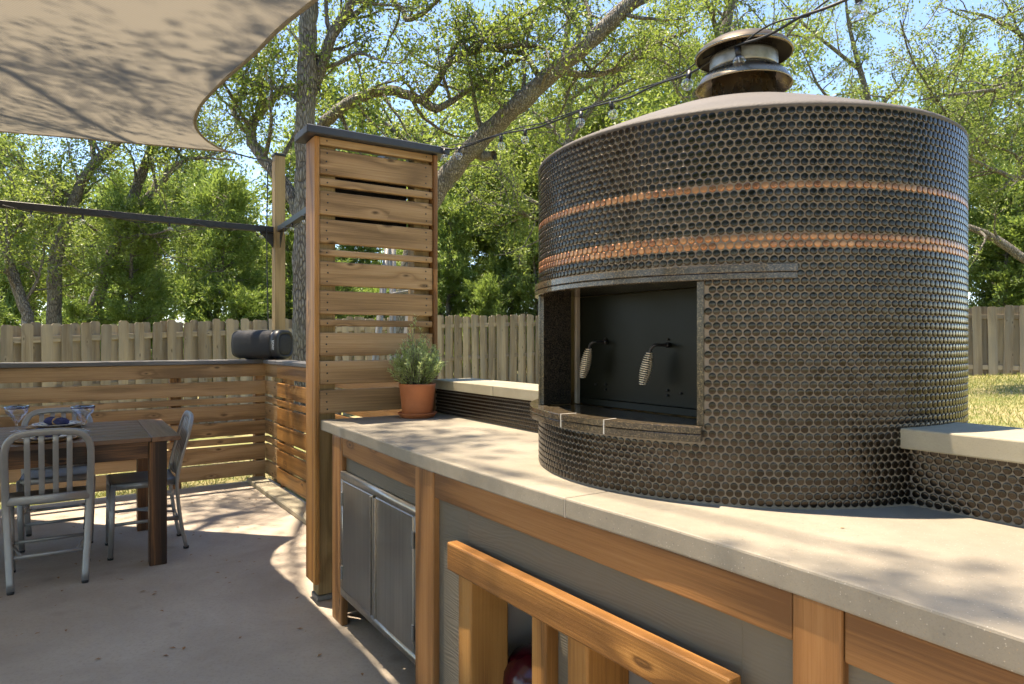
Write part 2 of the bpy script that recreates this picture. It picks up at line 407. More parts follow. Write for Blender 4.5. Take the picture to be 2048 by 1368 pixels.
def mat_leaf(name, c1, c2, c3, trans=0.45):
    m, nt, b = newmat(name)
    g = N(nt, 'NewGeometry')
    n = noise(nt, g.outputs['Position'], 1.3, 2)
    v = mathn(nt, 'ADD', mathn(nt, 'MULTIPLY', g.outputs['Random Per Island'], 0.6), mathn(nt, 'MULTIPLY', n, 0.5))
    col = ramp(nt, v, [(0.15, c1), (0.55, c2), (0.95, c3)])
    lk(nt, col, b.inputs['Base Color']); b.inputs['Roughness'].default_value = 0.42; b.inputs['Specular IOR Level'].default_value = 0.4
    t = N(nt, 'BsdfTranslucent'); mx = N(nt, 'MixShader'); mx.inputs[0].default_value = trans
    tcol = mixc(nt, 0.5, col, (0.20, 0.26, 0.02), 'ADD')
    lk(nt, tcol, t.inputs[0]); lk(nt, b.outputs[0], mx.inputs[1]); lk(nt, t.outputs[0], mx.inputs[2])
    lk(nt, mx.outputs[0], nt.nodes['Material Output'].inputs[0])
    return m
M['oak_leaf'] = mat_leaf('oak_leaves', (0.085, 0.125, 0.026), (0.155, 0.215, 0.045), (0.25, 0.31, 0.085))
M['oak_leaf2'] = mat_leaf('oak_leaves_pale', (0.10, 0.145, 0.036), (0.175, 0.235, 0.058), (0.26, 0.32, 0.10))
M['juniper_leaf'] = mat_leaf('juniper_needles', (0.095, 0.152, 0.038), (0.172, 0.255, 0.066), (0.26, 0.34, 0.11), 0.45)
M['rosemary_leaf'] = mat_leaf('rosemary_needles', (0.26, 0.33, 0.12), (0.44, 0.52, 0.24), (0.60, 0.64, 0.38), 0.45)
M['grass'] = mat_leaf('grass_blades', (0.10, 0.17, 0.03), (0.22, 0.23, 0.07), (0.42, 0.35, 0.17), 0.3)
def mat_bark():
    m, nt, b = newmat('oak_bark')
    g = N(nt, 'NewGeometry')
    mp = N(nt, 'Mapping'); mp.inputs['Scale'].default_value = (26, 26, 6); lk(nt, g.outputs['Position'], mp.inputs['Vector'])
    vo = N(nt, 'TexVoronoi', feature='DISTANCE_TO_EDGE'); vo.inputs['Scale'].default_value = 1.6; lk(nt, mp.outputs[0], vo.inputs['Vector'])
    n = noise(nt, g.outputs['Position'], 22, 5, 0.7); n2 = noise(nt, g.outputs['Position'], 3, 4)
    h = mathn(nt, 'ADD', mathn(nt, 'MULTIPLY', mathn(nt, 'MINIMUM', vo.outputs['Distance'], 0.25), 2.2), mathn(nt, 'MULTIPLY', n, 0.7))
    col = ramp(nt, h, [(0.25, (0.045, 0.038, 0.031)), (0.55, (0.15, 0.132, 0.11)), (0.95, (0.28, 0.258, 0.22))])
    col = mixc(nt, ramp(nt, n2, [(0.52, 0.0), (0.72, 0.5)]), col, (0.25, 0.26, 0.20))
    lk(nt, col, b.inputs['Base Color']); b.inputs['Roughness'].default_value = 0.9
    bump(nt, b, h, 0.9, 0.03)
    return m
M['bark'] = mat_bark()
def mat_ground():
    m, nt, b = newmat('dry_lawn')
    g = N(nt, 'NewGeometry')
    n1 = noise(nt, g.outputs['Position'], 0.9, 5, 0.65); n2 = noise(nt, g.outputs['Position'], 14, 6, 0.75); n3 = noise(nt, g.outputs['Position'], 60, 4, 0.7)
    col = ramp(nt, mathn(nt, 'ADD', mathn(nt, 'MULTIPLY', n1, 0.65), mathn(nt, 'MULTIPLY', n2, 0.4)), [(0.40, (0.11, 0.17, 0.035)), (0.52, (0.26, 0.24, 0.09)), (0.68, (0.42, 0.33, 0.19))])
    col = mixc(nt, ramp(nt, n3, [(0.35, 0.5), (0.55, 0.0)]), col, (0.16, 0.11, 0.055))
    lk(nt, col, b.inputs['Base Color']); b.inputs['Roughness'].default_value = 0.95
    bump(nt, b, mathn(nt, 'ADD', n2, n3), 0.7, 0.03)
    return m
M['ground'] = mat_ground()
def mat_glass(name, tint=(0.95, 0.97, 1.0), rough=0.02, gl=0.12):
    m, nt, b = newmat(name); nt.nodes.remove(b)
    t = N(nt, 'BsdfTransparent'); t.inputs[0].default_value = (*tint, 1)
    gb = N(nt, 'BsdfGlossy'); gb.inputs['Roughness'].default_value = rough
    fr = N(nt, 'LayerWeight'); fr.inputs[0].default_value = 0.35
    mx = N(nt, 'MixShader'); lk(nt, mathn(nt, 'ADD', mathn(nt, 'MULTIPLY', fr.outputs['Facing'], 0.5), gl * 0.5), mx.inputs[0])
    lk(nt, t.outputs[0], mx.inputs[1]); lk(nt, gb.outputs[0], mx.inputs[2]); lk(nt, mx.outputs[0], nt.nodes['Material Output'].inputs[0])
    return m
M['glass'] = mat_glass('clear_glass')
M['blue_glass'] = mat_glass('blue_rim_glass', (0.10, 0.16, 0.45), 0.05, 0.2)
def mat_plate():
    m, nt, b = newmat('painted_plate')
    _, v = objvec(nt, (1, 1, 1), False)
    vo = N(nt, 'TexVoronoi'); vo.inputs['Scale'].default_value = 42; lk(nt, v, vo.inputs['Vector'])
    lk(nt, mixc(nt, ramp(nt, vo.outputs['Distance'], [(0.25, 1.0), (0.38, 0.0)]), (0.62, 0.60, 0.58), (0.10, 0.14, 0.38)), b.inputs['Base Color'])
    b.inputs['Roughness'].default_value = 0.2
    return m
M['plate'] = mat_plate()

# ------------------------------------------------------------------ plan frame: s runs along the counter, t away from the patio
O2 = np.array([-0.929, 3.347]); U2 = np.array([0.5415, -0.8407]); B2 = np.array([0.8407, 0.5415])
def st(s, t, z): p = O2 + s * U2 + t * B2; return Vector((p[0], p[1], z))
Uv = Vector((U2[0], U2[1], 0)); Bv = Vector((B2[0], B2[1], 0)); Zv = Vector((0, 0, 1))
C2 = np.array([-2.334, 6.488]); W2 = np.array([0.812, 0.5836])      # corner of the half wall and the direction of its long side
def to_st(x, y): d = np.array([x, y]) - O2; return d @ U2, d @ B2

# ------------------------------------------------------------------ ground and patio
def in_patio(x, y):
    s, t = to_st(x, y)
    d = np.array([x, y]) - C2
    nw = d @ np.array([-W2[1], W2[0]])          # beyond the half wall when positive
    return max(t - 0.75, nw)
def zg(x, y):
    base = 0.1 + (0.06 * x if x > 0 else 0.07 * x)
    base = min(0.95, max(-0.7, base))
    e = in_patio(x, y)
    k = min(1, max(0, (e - 0.05) / 0.9)); k = k * k * (3 - 2 * k)
    lo = -0.10 if e < 0 else -0.03
    return lo * (1 - k) + base * k
def build_ground():
    def axis(a, b, fine0, fine1, step):
        v = list(np.arange(fine0, fine1 + 1e-6, step))
        far0 = [fine0 - 2 ** i for i in range(1, 9)]; far1 = [fine1 + 2 ** i for i in range(1, 9)]
        return np.array(sorted(far0) + v + far1)
    xs = axis(0, 0, -14, 16, 0.3); ys = axis(0, 0, -4, 22, 0.3)
    V = np.array([[x, y, zg(x, y) + (0.02 * math.sin(x * 3.1) * math.cos(y * 2.3) if in_patio(x, y) > 0.6 else 0)] for y in ys for x in xs])
    nx = len(xs); i = np.arange(len(ys) - 1)[:, None] * nx; j = np.arange(nx - 1)[None, :]
    F = np.stack([i + j, i + j + 1, i + nx + j + 1, i + nx + j], -1).reshape(-1, 4)
    tag(link('ground', mesh_np('ground', V, F, M['ground'], True)), kind='structure')
build_ground()
def build_patio():
    c = Vector((C2[0], C2[1], 0)); W = Vector((W2[0], W2[1], 0))
    e0 = st(8.0, 0.72, 0); e1 = c - W * 11
    cor = c + W * 0.03
    pts = [cor, e1, Vector((-14, -7, 0)), Vector((3.0, -7, 0)), e0]
    V = [(p.x, p.y, 0.0) for p in pts] + [(p.x, p.y, -0.14) for p in pts]
    n = len(pts); F = [list(range(n)), list(range(2 * n - 1, n - 1, -1))] + [[i, i + n, (i + 1) % n + n, (i + 1) % n] for i in range(n)]
    me = mesh_py('patio', V, F, M['patio'])
    bm = bmesh.new(); bm.from_mesh(me); bmesh.ops.recalc_face_normals(bm, faces=bm.faces); bm.to_mesh(me); bm.free()
    tag(link('patio', me), kind='structure')
    a = st(-3.33, 0.40, 0.022); b = st(-0.25, 0.46, 0.022)
    tag(board('kerb', a, b, 0.045, 0.15, Bv, M['capstone'], None, 0.008), kind='structure')
build_patio()

# ------------------------------------------------------------------ slatted half wall (one thing) with its corner
SLATS = [(1.096, 0.979), (0.938, 0.812), (0.788, 0.735), (0.718, 0.579), (0.563, 0.437), (0.415, 0.360), (0.344, 0.199), (0.184, 0.056)]
def half_wall():
    t = thing('slatted_half_wall', (C2[0], C2[1], 0), 'waist-high brown slatted timber wall with grey cap around the patio corner', 'wall')
    W = Vector((W2[0], W2[1], 0)); nrm = Vector((W2[1], -W2[0], 0)); c = Vector((C2[0], C2[1], 0))
    for top, bot in SLATS:
        z = (top + bot) / 2
        for k, (d0, d1) in enumerate(((0.012, 3.02), (3.026, 6.2))):
            board('slat', c - W * d1 + Zv * z, c - W * d0 + Zv * z, top - bot, 0.036, nrm, M['cedar'], t, 0.004)
    for d in (0.05, 0.78, 2.28, 3.9, 5.5):
        board('post', c - W * d - nrm * 0.070 + Zv * -0.02, c - W * d - nrm * 0.070 + Zv * 1.095, 0.09, 0.09, nrm, M['cedar_trim'], t)
    board('cap', c - W * 6.2 - nrm * 0.05 + Zv * 1.117, c + W * 0.05 - nrm * 0.05 + Zv * 1.117, 0.19, 0.040, Zv, M['grey_cap'], t, 0.006)
    # the short side back to the slatted tower
    c0 = c + nrm * 0.0
    p1 = st(-2.93, 0.535, 0); end = st(-0.205, 0.60, 0)
    d1 = (p1 - c0).normalized(); d2 = (end - p1).normalized()
    for top, bot in SLATS:
        z = (top + bot) / 2
        n1 = Vector((d1.y, -d1.x, 0)); n1 = n1 if n1.dot(-Bv) > 0 else -n1
        board('slat', c0 + d1 * 0.016 + Zv * z, p1 + Zv * z, top - bot, 0.026, n1, M['cedar'], t, 0.004)
        n2 = Vector((d2.y, -d2.x, 0)); n2 = n2 if n2.dot(-Bv) > 0 else -n2
        board('slat', p1 + n2 * 0.022 + d2 * 0.004 + Zv * z, end + n2 * 0.022 + Zv * z, top - bot, 0.026, n2, M['cedar_gold'], t, 0.004)
    n2 = -Bv
    for s in (-2.93, -1.9, -0.9):
        q = p1 + d2 * (s + 2.93)
        board('post', q - n2 * 0.062 + Zv * 0.05, q - n2 * 0.062 + Zv * 1.095, 0.085, 0.085, n2, M['cedar_trim'], t)
    q = p1 + n2 * 0.01
    board('post', q - d1 * 0.02 - n2 * 0.0 + Zv * 0.0 - n2 * 0.06, q - d1 * 0.02 - n2 * 0.06 + Zv * 0.1, 0.07, 0.07, n2, M['cedar_trim'], t)
    board('cap', c + d1 * 0.07 - n2 * 0.045 + Zv * 1.115, p1 - n2 * 0.045 + Zv * 1.115, 0.19, 0.038, Zv, M['grey_cap'], t, 0.006)
    board('cap', p1 - n2 * 0.045 + Zv * 1.115, end - n2 * 0.045 + Zv * 1.115, 0.19, 0.037, Zv, M['grey_cap'], t, 0.006)
half_wall()

# ------------------------------------------------------------------ slatted privacy tower
TOWER = [(2.320, 2.282), (2.263, 2.136), (2.117, 2.079), (2.053, 1.935), (1.913, 1.794), (1.763, 1.731), (1.703, 1.583), (1.557, 1.440),
         (1.413, 1.380), (1.347, 1.230), (1.205, 1.088), (1.060, 0.943)]
def tower():
    o = st(-0.12, 0.3, 0)
    t = thing('slatted_privacy_tower', o, 'tall narrow slatted timber tower with dark flat cap at counter end', 'screen')
    for k, (top, bot) in enumerate(TOWER):
        z = (top + bot) / 2
        b = board('slat', st(-0.062, -0.002, z), st(-0.062, 0.621, z), top - bot, 0.034, Uv, M['cedar'], t, 0.006, 2)
        mb = MB(); w = top - bot
        rows = (-0.33, 0.0, 0.33) if w > 0.06 else (0.0,)
        for e in (-0.272, 0.272):
            for r in rows:
                V, F = lathe([(0.0, 0.0012), (0.0035, 0.001), (0.0045, 0.0)], 8)
                V = np.stack([V[:, 0] + e + random.uniform(-0.004, 0.004), V[:, 2] + 0.0172, V[:, 1] + r * w + random.uniform(-0.003, 0.003)], -1)
                mb.add(V, F)
        Mx = axes(st(0, 1, 0) - st(0, 0, 0), Uv, st(-0.062, 0.3095, z))
        mb.obj('screw_heads', M['black_metal'], b, Mx)
    for tt in (-0.0155, 0.6345):
        board('side_board', st(-0.112, tt, 0.10), st(-0.112, tt, 2.319), 0.155, 0.025, Bv, M['cedar_gold'] if tt < 0 else M['cedar_trim'], t, 0.006, 2)
    for tt in (0.047, 0.572):
        board('post', st(-0.125, tt, 0.03), st(-0.125, tt, 2.318), 0.088, 0.088, Bv, M['post_pine'], t)
        board('post_base', st(-0.125, tt, 0.002), st(-0.125, tt, 0.028), 0.10, 0.10, Bv, M['ladder'], t)
    board('cap', st(-0.115, -0.075, 2.341), st(-0.115, 0.705, 2.341), 0.225, 0.040, Zv, M['dark_cap'], t, 0.004)
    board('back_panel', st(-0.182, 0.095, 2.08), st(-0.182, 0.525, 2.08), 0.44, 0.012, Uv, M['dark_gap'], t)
tower()

# ------------------------------------------------------------------ kitchen counter
def strip_slab(name, front, back, z0, z1, mat, parent, bev=0.006):
    n = len(front); V = []
    for p in front: V.append((p.x, p.y, z1))
    for p in back: V.append((p.x, p.y, z1))
    for p in front: V.append((p.x, p.y, z0))
    for p in back: V.append((p.x, p.y, z0))
    F = []
    for i in range(n - 1):
        F.append([i, i + 1, n + i + 1, n + i]); F.append([2 * n + i + 1, 2 * n + i, 3 * n + i, 3 * n + i + 1])
        F.append([i, 2 * n + i, 2 * n + i + 1, i + 1]); F.append([n + i, n + i + 1, 3 * n + i + 1, 3 * n + i])
    F.append([0, n, 3 * n, 2 * n]); F.append([n - 1, 3 * n - 1 + 0, 4 * n - 1, 2 * n - 1])
    F[-1] = [n - 1, 3 * n - 1, 4 * n - 1, 2 * n - 1]
    me = mesh_py(name, V, F, mat)
    bm = bmesh.new(); bm.from_mesh(me); bmesh.ops.recalc_face_normals(bm, faces=bm.faces)
    if bev:
        ed = [e for e in bm.edges if len(e.link_faces) == 2 and e.calc_face_angle(0) > 0.9]
        bmesh.ops.bevel(bm, geom=ed, offset=bev, segments=2, profile=0.5, affect='EDGES')
    bm.to_mesh(me); bm.free()
    return link(name, me, parent)
def counter():
    t = thing('kitchen_counter', st(1.8, 0.3, 0), 'long outdoor kitchen counter with pale concrete top and oiled cedar trim', 'counter')
    edge = spline([(-0.035, 0.0), (0.6, -0.012), (1.19, -0.024), (1.9, -0.012), (2.3, 0.008), (2.65, 0.012), (3.0, 0.004), (4.2, -0.02)], 40)
    def slab(s0, s1, nm):
        e = [q for q in edge if s0 < q[0] < s1]
        f = lambda s: np.interp(s, edge[:, 0], edge[:, 1])
        ss = [s0] + [q[0] for q in e] + [s1]
        return strip_slab('worktop', [st(s, f(s), 0) for s in ss], [st(s, 0.66, 0) for s in ss], 0.865, 0.915, M['counter'], t, 0.005)
    slab(-0.035, 1.9685, 'a'); slab(1.9715, 4.2, 'b')
    board('worktop_joint', st(1.97, -0.009, 0.889), st(1.97, 0.64, 0.889), 0.046, 0.0029, Uv, M['worktop_joint'], t, 0)
    def f(q): return float(np.interp(q, edge[:, 0], edge[:, 1])) + 0.012      # trim face
    def stud(s0, s1, z0, z1, T=0.03, mat='cedar_trim', nm='trim_post'):
        sm = (s0 + s1) / 2
        return board(nm, st(sm, f(sm) + T / 2 - 0.004, z0), st(sm, f(sm) + T / 2 - 0.004, z1), s1 - s0, T, Bv, M[mat], t, 0.005, 2)
    stud(0.135, 0.272, 0.0, 0.8640); stud(1.108, 1.250, 0.0, 0.8640); stud(2.582, 2.674, 0.0, 0.8640); stud(3.9, 4.02, 0.0, 0.864)
    def rail(s0, s1, z0=0.778, z1=0.8635):
        return board('trim_rail', st(s0, f(s0) + 0.013, (z0 + z1) / 2), st(s1, f(s1) + 0.013, (z0 + z1) / 2), z1 - z0, 0.026, Bv, M['cedar_trim'], t, 0.004, 2)
    rail(0.274, 1.106); rail(1.252, 2.580); rail(2.676, 3.898)
    def sb(q): return f(q) + 0.020                # siding face
    def panel(s0, s1, z0, z1):
        return board('siding_panel', st(s0, sb(s0) + 0.006, (z0 + z1) / 2), st(s1, sb(s1) + 0.006, (z0 + z1) / 2), z1 - z0, 0.012, Bv, M['siding'], t, 0.001)
    panel(0.14, 1.18, 0.708, 0.862)
    panel(1.18, 1.45, 0.0, 0.862); panel(1.45, 2.46, 0.61, 0.862); panel(2.46, 4.1, 0.0, 0.862); panel(1.872, 2.030, 0.0, 0.61)
    # carcass: end, back and the nook walls
    board('carcass_panel', st(0.15, 0.06, 0.43), st(0.15, 0.62, 0.43), 0.84, 0.02, Uv, M['siding'], t)
    board('carcass_panel', st(1.17, 0.06, 0.43), st(1.17, 0.62, 0.43), 0.84, 0.02, Uv, M['siding'], t)
    board('carcass_panel', st(0.165, 0.63, 0.43), st(4.1, 0.63, 0.43), 0.84, 0.018, Bv, M['white_paint'], t)
    board('carcass_panel', st(0.165, 0.35, 0.14), st(1.15, 0.35, 0.14), 0.50, 0.018, Zv, M['siding'], t)
    for s in (1.40, 1.955, 2.51):
        board('nook_wall', st(s, 0.13, 0.3), st(s, 0.61, 0.3), 0.60, 0.03, Uv, M['white_paint'], t)
    # firewood nook frame standing proud of the siding
    board('nook_header', st(1.422, f(1.422) - 0.024, 0.636), st(2.480, f(2.480) - 0.024, 0.636), 0.087, 0.038, Bv, M['cedar_gold'], t, 0.006, 2)
    for s0, s1 in ((1.455, 1.534), (1.842, 1.904), (1.988, 2.066), (2.372, 2.452)):
        sm = (s0 + s1) / 2
        board('nook_stud', st(sm, f(sm) + 0.046, 0.0), st(sm, f(sm) + 0.046, 0.591), s1 - s0, 0.135, Bv, M['cedar_gold'], t, 0.006, 2)
    # stainless double door
    s0, s1, z0, z1 = 0.2745, 1.104, 0.148, 0.711
    ft = f(0.68) + 0.010
    mb = MB()
    bw = 0.034
    A = np.array([[B2[1], -B2[0], 0]])
    def bar(sa, sb_, za, zb, tt, th):
        p = st((sa + sb_) / 2, tt, (za + zb) / 2)
        R = np.array([[U2[0], B2[0], 0], [U2[1], B2[1], 0], [0, 0, 1]])
        mb.box(p, (sb_ - sa, th, zb - za), R)
    bar(s0, s1, z1 - bw, z1, ft, 0.022); bar(s0, s1, z0, z0 + bw, ft, 0.022)
    bar(s0, s0 + bw, z0 + bw, z1 - bw, ft, 0.0218); bar(s1 - bw, s1, z0 + bw, z1 - bw, ft, 0.0218)
    bar(0.682, 0.696, z0 + bw, z1 - bw, ft + 0.012, 0.012)
    fr = mb.obj('door_frame', M['steel'], t, None, False)
    for k, (a, b) in enumerate(((s0 + bw + 0.002, 0.673), (0.705, s1 - bw - 0.002))):
        d = board('cabinet_door', st(a, ft - 0.004, (z0 + z1) / 2), st(b, ft - 0.004, (z0 + z1) / 2), z1 - z0 - 2 * bw - 0.004, 0.02, Bv, M['steel'], t, 0.003)
        e = b if k == 0 else a
        board('door_edge_pull', st(e + (-0.007 if k == 0 else 0.007), ft - 0.018, z0 + bw + 0.006), st(e + (-0.007 if k == 0 else 0.007), ft - 0.018, z1 - bw - 0.006), 0.012, 0.008, Bv, M['steel'], d, 0.001)
        for zz in (z0 + 0.11, z1 - 0.12):
            h = a - 0.004 if k == 0 else b + 0.004
            board('hinge', st(h, ft - 0.016, zz - 0.03), st(h, ft - 0.016, zz + 0.03), 0.011, 0.008, Bv, M['ladder'], d, 0.001)
counter()
# red container standing in the left nook
def red_jug():
    p = st(1.575, 0.19, 0)
    t = thing('red_container', p, 'glossy dark red round-shouldered container behind the cedar studs', 'container')
    lathe_obj('shell', [(0.0, 0.002), (0.10, 0.004), (0.115, 0.03), (0.118, 0.22), (0.110, 0.285), (0.085, 0.325), (0.04, 0.348), (0.0, 0.352)], M['red'], t, Matrix.Translation(p), 32)
    lathe_obj('white_band', [(0.1186, 0.218), (0.1192, 0.222), (0.1175, 0.236), (0.1165, 0.238)], M['white_print'], t, Matrix.Translation(p), 32)
    pts = [p + Vector((-0.09 * math.cos(a) - 0.02, -0.085 * math.cos(a), 0.10 + 0.245 * math.sin(a))) for a in np.linspace(0.0, 1.5, 12)]
    MB().tube([np.array(q) for q in pts], 0.003, 6).obj('seam', M['red'], t)
red_jug()

# ------------------------------------------------------------------ penny tiles
TP = 0.0195
def tile_geo(r=0.00865, h=0.0029, n=12):
    return lathe([(r, 0.0), (r * 0.995, h * 0.62), (r * 0.985, h * 0.72), (r * 0.945, h * 0.86), (r * 0.90, h * 0.915), (r * 0.5, h * 0.975), (0.0004, h)], n)
TV, TF = tile_geo()
TILE_MESH = None
def tile_meshes():
    global TILE_MESH
    TILE_MESH = {k: mesh_np('tile', TV, TF, M[k], True) for k in ('tile', 'copper_tile')}
tile_meshes()
def frame_tile(p, nrm):
    n = Vector(nrm).normalized(); x = Zv.cross(n).normalized(); y = n.cross(x)
    m = Matrix.Identity(4)
    for i in range(3): m[i][0] = x[i]; m[i][1] = y[i]; m[i][2] = n[i]; m[i][3] = p[i]
    return m
def tiles_stuff(name, mats, matkey, parent):
    mm = np.array([np.array(m) for m in mats]); k = len(mm); nv = len(TV)
    V = np.einsum('kij,vj->kvi', mm[:, :3, :3], TV) + mm[:, None, :3, 3]
    F = (TF[None] + (np.arange(k) * nv)[:, None, None]).reshape(-1, 4)
    o = link(name, mesh_np(name, V.reshape(-1, 3), F, M[matkey], True), parent)
    o['kind'] = 'stuff'; return o

# ------------------------------------------------------------------ pizza oven
OC = np.array([0.7125, 2.194]); OR = 0.624; Z0, Z1 = 0.915, 1.845
def oc(az, r, z):
    a = math.radians(az); return Vector((OC[0] + r * math.sin(a), OC[1] - r * math.cos(a), z))
AZL, AZR = -86.0, -24.2; OPZ0, OPZ1 = 1.100, 1.447
DN = Vector((-0.833, -0.554, 0)).normalized(); DU = Vector((0.554, -0.833, 0)).normalized()
def arc_block(name, a0, a1, r0, r1, z0, z1, mat, parent, n=None, bev=0.002):
    n = n or max(3, int(abs(a1 - a0) / 3) + 1)
    az = np.linspace(a0, a1, n)
    o = strip_slab(name, [oc(a, r1, 0) for a in az], [oc(a, r0, 0) for a in az], z0, z1, mat, parent, bev)
    return o
def oven():
    t = thing('pizza_oven', (OC[0], OC[1], Z0), 'big round pizza oven clad in dark penny tiles with copper bands', 'oven')
    # wall with the opening left out
    azs = sorted(set(list(np.arange(-180, 181, 4.0)) + [AZL, AZR])); zs = [Z0, 1.0, OPZ0, OPZ1, 1.55, 1.7, Z1]
    V = [tuple(oc(a, OR, z)) for z in zs for a in azs]; na = len(azs); F = []
    for i in range(len(zs) - 1):
        for j in range(na - 1):
            if AZL - 1e-6 <= azs[j] < AZR - 1e-6 and OPZ0 - 1e-6 <= zs[i] < OPZ1 - 1e-6: continue
            F.append([i * na + j, i * na + j + 1, (i + 1) * na + j + 1, (i + 1) * na + j])
    link('wall', mesh_py('wall', V, F, M['grout'], True), t)
    prof = [(OR + 0.001, Z1 - 0.004), (OR + 0.005, Z1 + 0.000), (OR + 0.004, Z1 + 0.006), (OR - 0.006, Z1 + 0.014), (0.55, 1.890), (0.42, 1.946), (0.30, 1.994), (0.18, 2.034), (0.06, 2.058), (0.0, 2.060)]
    lathe_obj('dome', prof, M['stucco'], t, Matrix.Translation((OC[0], OC[1], 0)), 72)
    # opening: reveals, door
    PL = oc(AZL, OR, 0); PR = oc(AZR, OR, 0)
    DP = Vector((0.2287, 2.22, 0))
    def ondoor(p): return p - DN * ((p - DP).dot(DN))
    DL = ondoor(PL); DR = ondoor(PR)
    def quad(name, a, b, z0, z1, mat, th=0.0):
        me = mesh_py(name, [(a.x, a.y, z0), (b.x, b.y, z0), (b.x, b.y, z1), (a.x, a.y, z1)], [[0, 1, 2, 3]], mat)
        return link(name, me, t)
    mid = PL.lerp(DL, 0.80)
    board('reveal_panel', (PL + DU * -0.006 + Zv * (OPZ0 + OPZ1) / 2), (mid + DU * -0.006 + Zv * (OPZ0 + OPZ1) / 2), OPZ1 - OPZ0, 0.012, DU, M['granite_dark'], t, 0.001)
    board('mortar_edge', (mid.lerp(DL, 0.72) + DU * 0.004 + Zv * OPZ0), (mid.lerp(DL, 0.72) + DU * 0.004 + Zv * OPZ1), 0.016, 0.012, DU, M['grout'], t, 0.002)
    board('reveal_panel', (PR - DN * 0.03 + DU * 0.002 + Zv * (OPZ0 + OPZ1) / 2), (DR + DU * 0.002 + Zv * (OPZ0 + OPZ1) / 2), OPZ1 - OPZ0, 0.012, DU, M['granite_dark'], t, 0.001)
    az = list(np.linspace(AZL, AZR, 20))
    for nm, z, mt in (('hearth_floor', OPZ0 - 0.002, 'granite'), ('reveal_ceiling', OPZ1 - 0.001, 'granite_dark')):
        P = [oc(a, OR - 0.002, z) for a in az] + [Vector((DR.x, DR.y, z)), Vector((DL.x, DL.y, z))]
        link(nm, mesh_py(nm, [tuple(p) for p in P], [list(range(len(P)))], M[mt]), t)
    cz = (OPZ0 + OPZ1) / 2
    d = board('oven_door', DL - DN * 0.008 - DU * 0.02 + Zv * cz, DR - DN * 0.008 + DU * 0.02 + Zv * cz, OPZ1 - OPZ0 - 0.004, 0.012, DN, M['door'], t, 0.001)
    # bottom angle of the door
    board('door_foot', DL + DN * 0.006 + DU * 0.03 + Zv * (OPZ0 + 0.011), DR + DN * 0.006 + Zv * (OPZ0 + 0.011), 0.022, 0.012, DN, M['door'], d, 0.002)
    def on_door(px, py):                       # the door point seen at a pixel of the photograph
        k = (px - 1024) / FPX; r = Vector((k, 1, 0)); s = DP.dot(DN) / r.dot(DN); p = r * s
        return Vector((p.x, p.y, CAM_H + (684 - py) / FPX * p.y))
    for px, py in ((1212, 684), (1337, 690)):
        b = on_door(px, py)
        out = b + DN * 0.052
        rod = [b - DN * 0.004, b + DN * 0.030, b + DN * 0.046 + DU * -0.004, out + DU * -0.012 + Zv * -0.006, out + DU * -0.020 - Zv * 0.02]
        tip = b + DN * 0.062 + DU * -0.040 - Zv * 0.112
        rod = rod + [rod[-1].lerp(tip, 0.3), rod[-1].lerp(tip, 1.0)]
        h = MB().tube(spline([np.array(q) for q in rod], 24), 0.0042, 8).obj('door_handle', M['black_metal'], d)
        a0 = np.array(rod[4]); a1 = np.array(tip); ax = a1 - a0; L = np.linalg.norm(ax); ax /= L
        e1 = np.cross(ax, [0, 0, 1.0]); e1 /= np.linalg.norm(e1); e2 = np.cross(ax, e1)
        u = np.linspace(0, 1, 300); ang = u * 2 * np.pi * 15; rr = 0.0068 + 0.0085 * np.sin(np.pi * np.clip(u, 0, 1)) ** 0.8
        H = a0 + ax * (u * L)[:, None] + rr[:, None] * (np.cos(ang)[:, None] * e1 + np.sin(ang)[:, None] * e2)
        MB().tube(H, 0.0019, 5).obj('spring_grip', M['spring'], h)
        MB().tube([np.array(b - DN * 0.001), np.array(b + DN * 0.010)], 0.0075, 6).obj('nut', M['black_metal'], h)
    for px, py in ((1191, 769), (1211, 769), (1211, 779), (1193, 800), (1335, 781), (1335, 791), (1362, 787), (1360, 820), (1211, 677), (1336, 679)):
        b = on_door(px, py)
        MB().tube([np.array(b - DN * 0.002), np.array(b + DN * 0.003)], 0.0033, 6).obj('rivet', M['rubber'], d)
    # granite trim
    for k, (a0, a1) in enumerate(((-108, -62.15), (-61.85, -47.05), (-46.75, -24.4))):
        lg = arc_block('ledge_stone', a0, a1, OR - 0.02, OR + 0.031, 1.0835, 1.101, M['granite'], t)
        arc_block('lower_course', a0, a1, OR - 0.02, OR + 0.030, 1.064, 1.0825, M['granite'], lg)
    arc_block('ledge_joint', -62.14, -61.86, OR - 0.02, OR + 0.0312, 1.0642, 1.1012, M['joint'], t, 2, 0)
    arc_block('ledge_joint', -47.04, -46.76, OR - 0.02, OR + 0.0312, 1.0642, 1.1012, M['joint'], t, 2, 0)
    lt = arc_block('lintel_stone', -112, -5.3, OR - 0.02, OR + 0.016, 1.4615, 1.481, M['granite'], t)
    arc_block('lower_course', -112, -5.4, OR - 0.02, OR + 0.0152, 1.4455, 1.4605, M['granite'], lt)
    arc_block('jamb_stone', -25.6, -24.1, OR - 0.03, OR + 0.009, 1.1015, 1.445, M['granite'], t, 3)
    arc_block('jamb_stone', -87.0, -86.1, OR - 0.012, OR + 0.005, 1.1015, 1.445, M['granite'], t, 3)
    # tiles
    rows = int((Z1 - Z0 - 0.004) / (TP * 0.866)); dark = []; cop = []
    dz = (Z1 - Z0 - 0.006) / rows
    ncol = int(2 * math.pi * OR / TP)
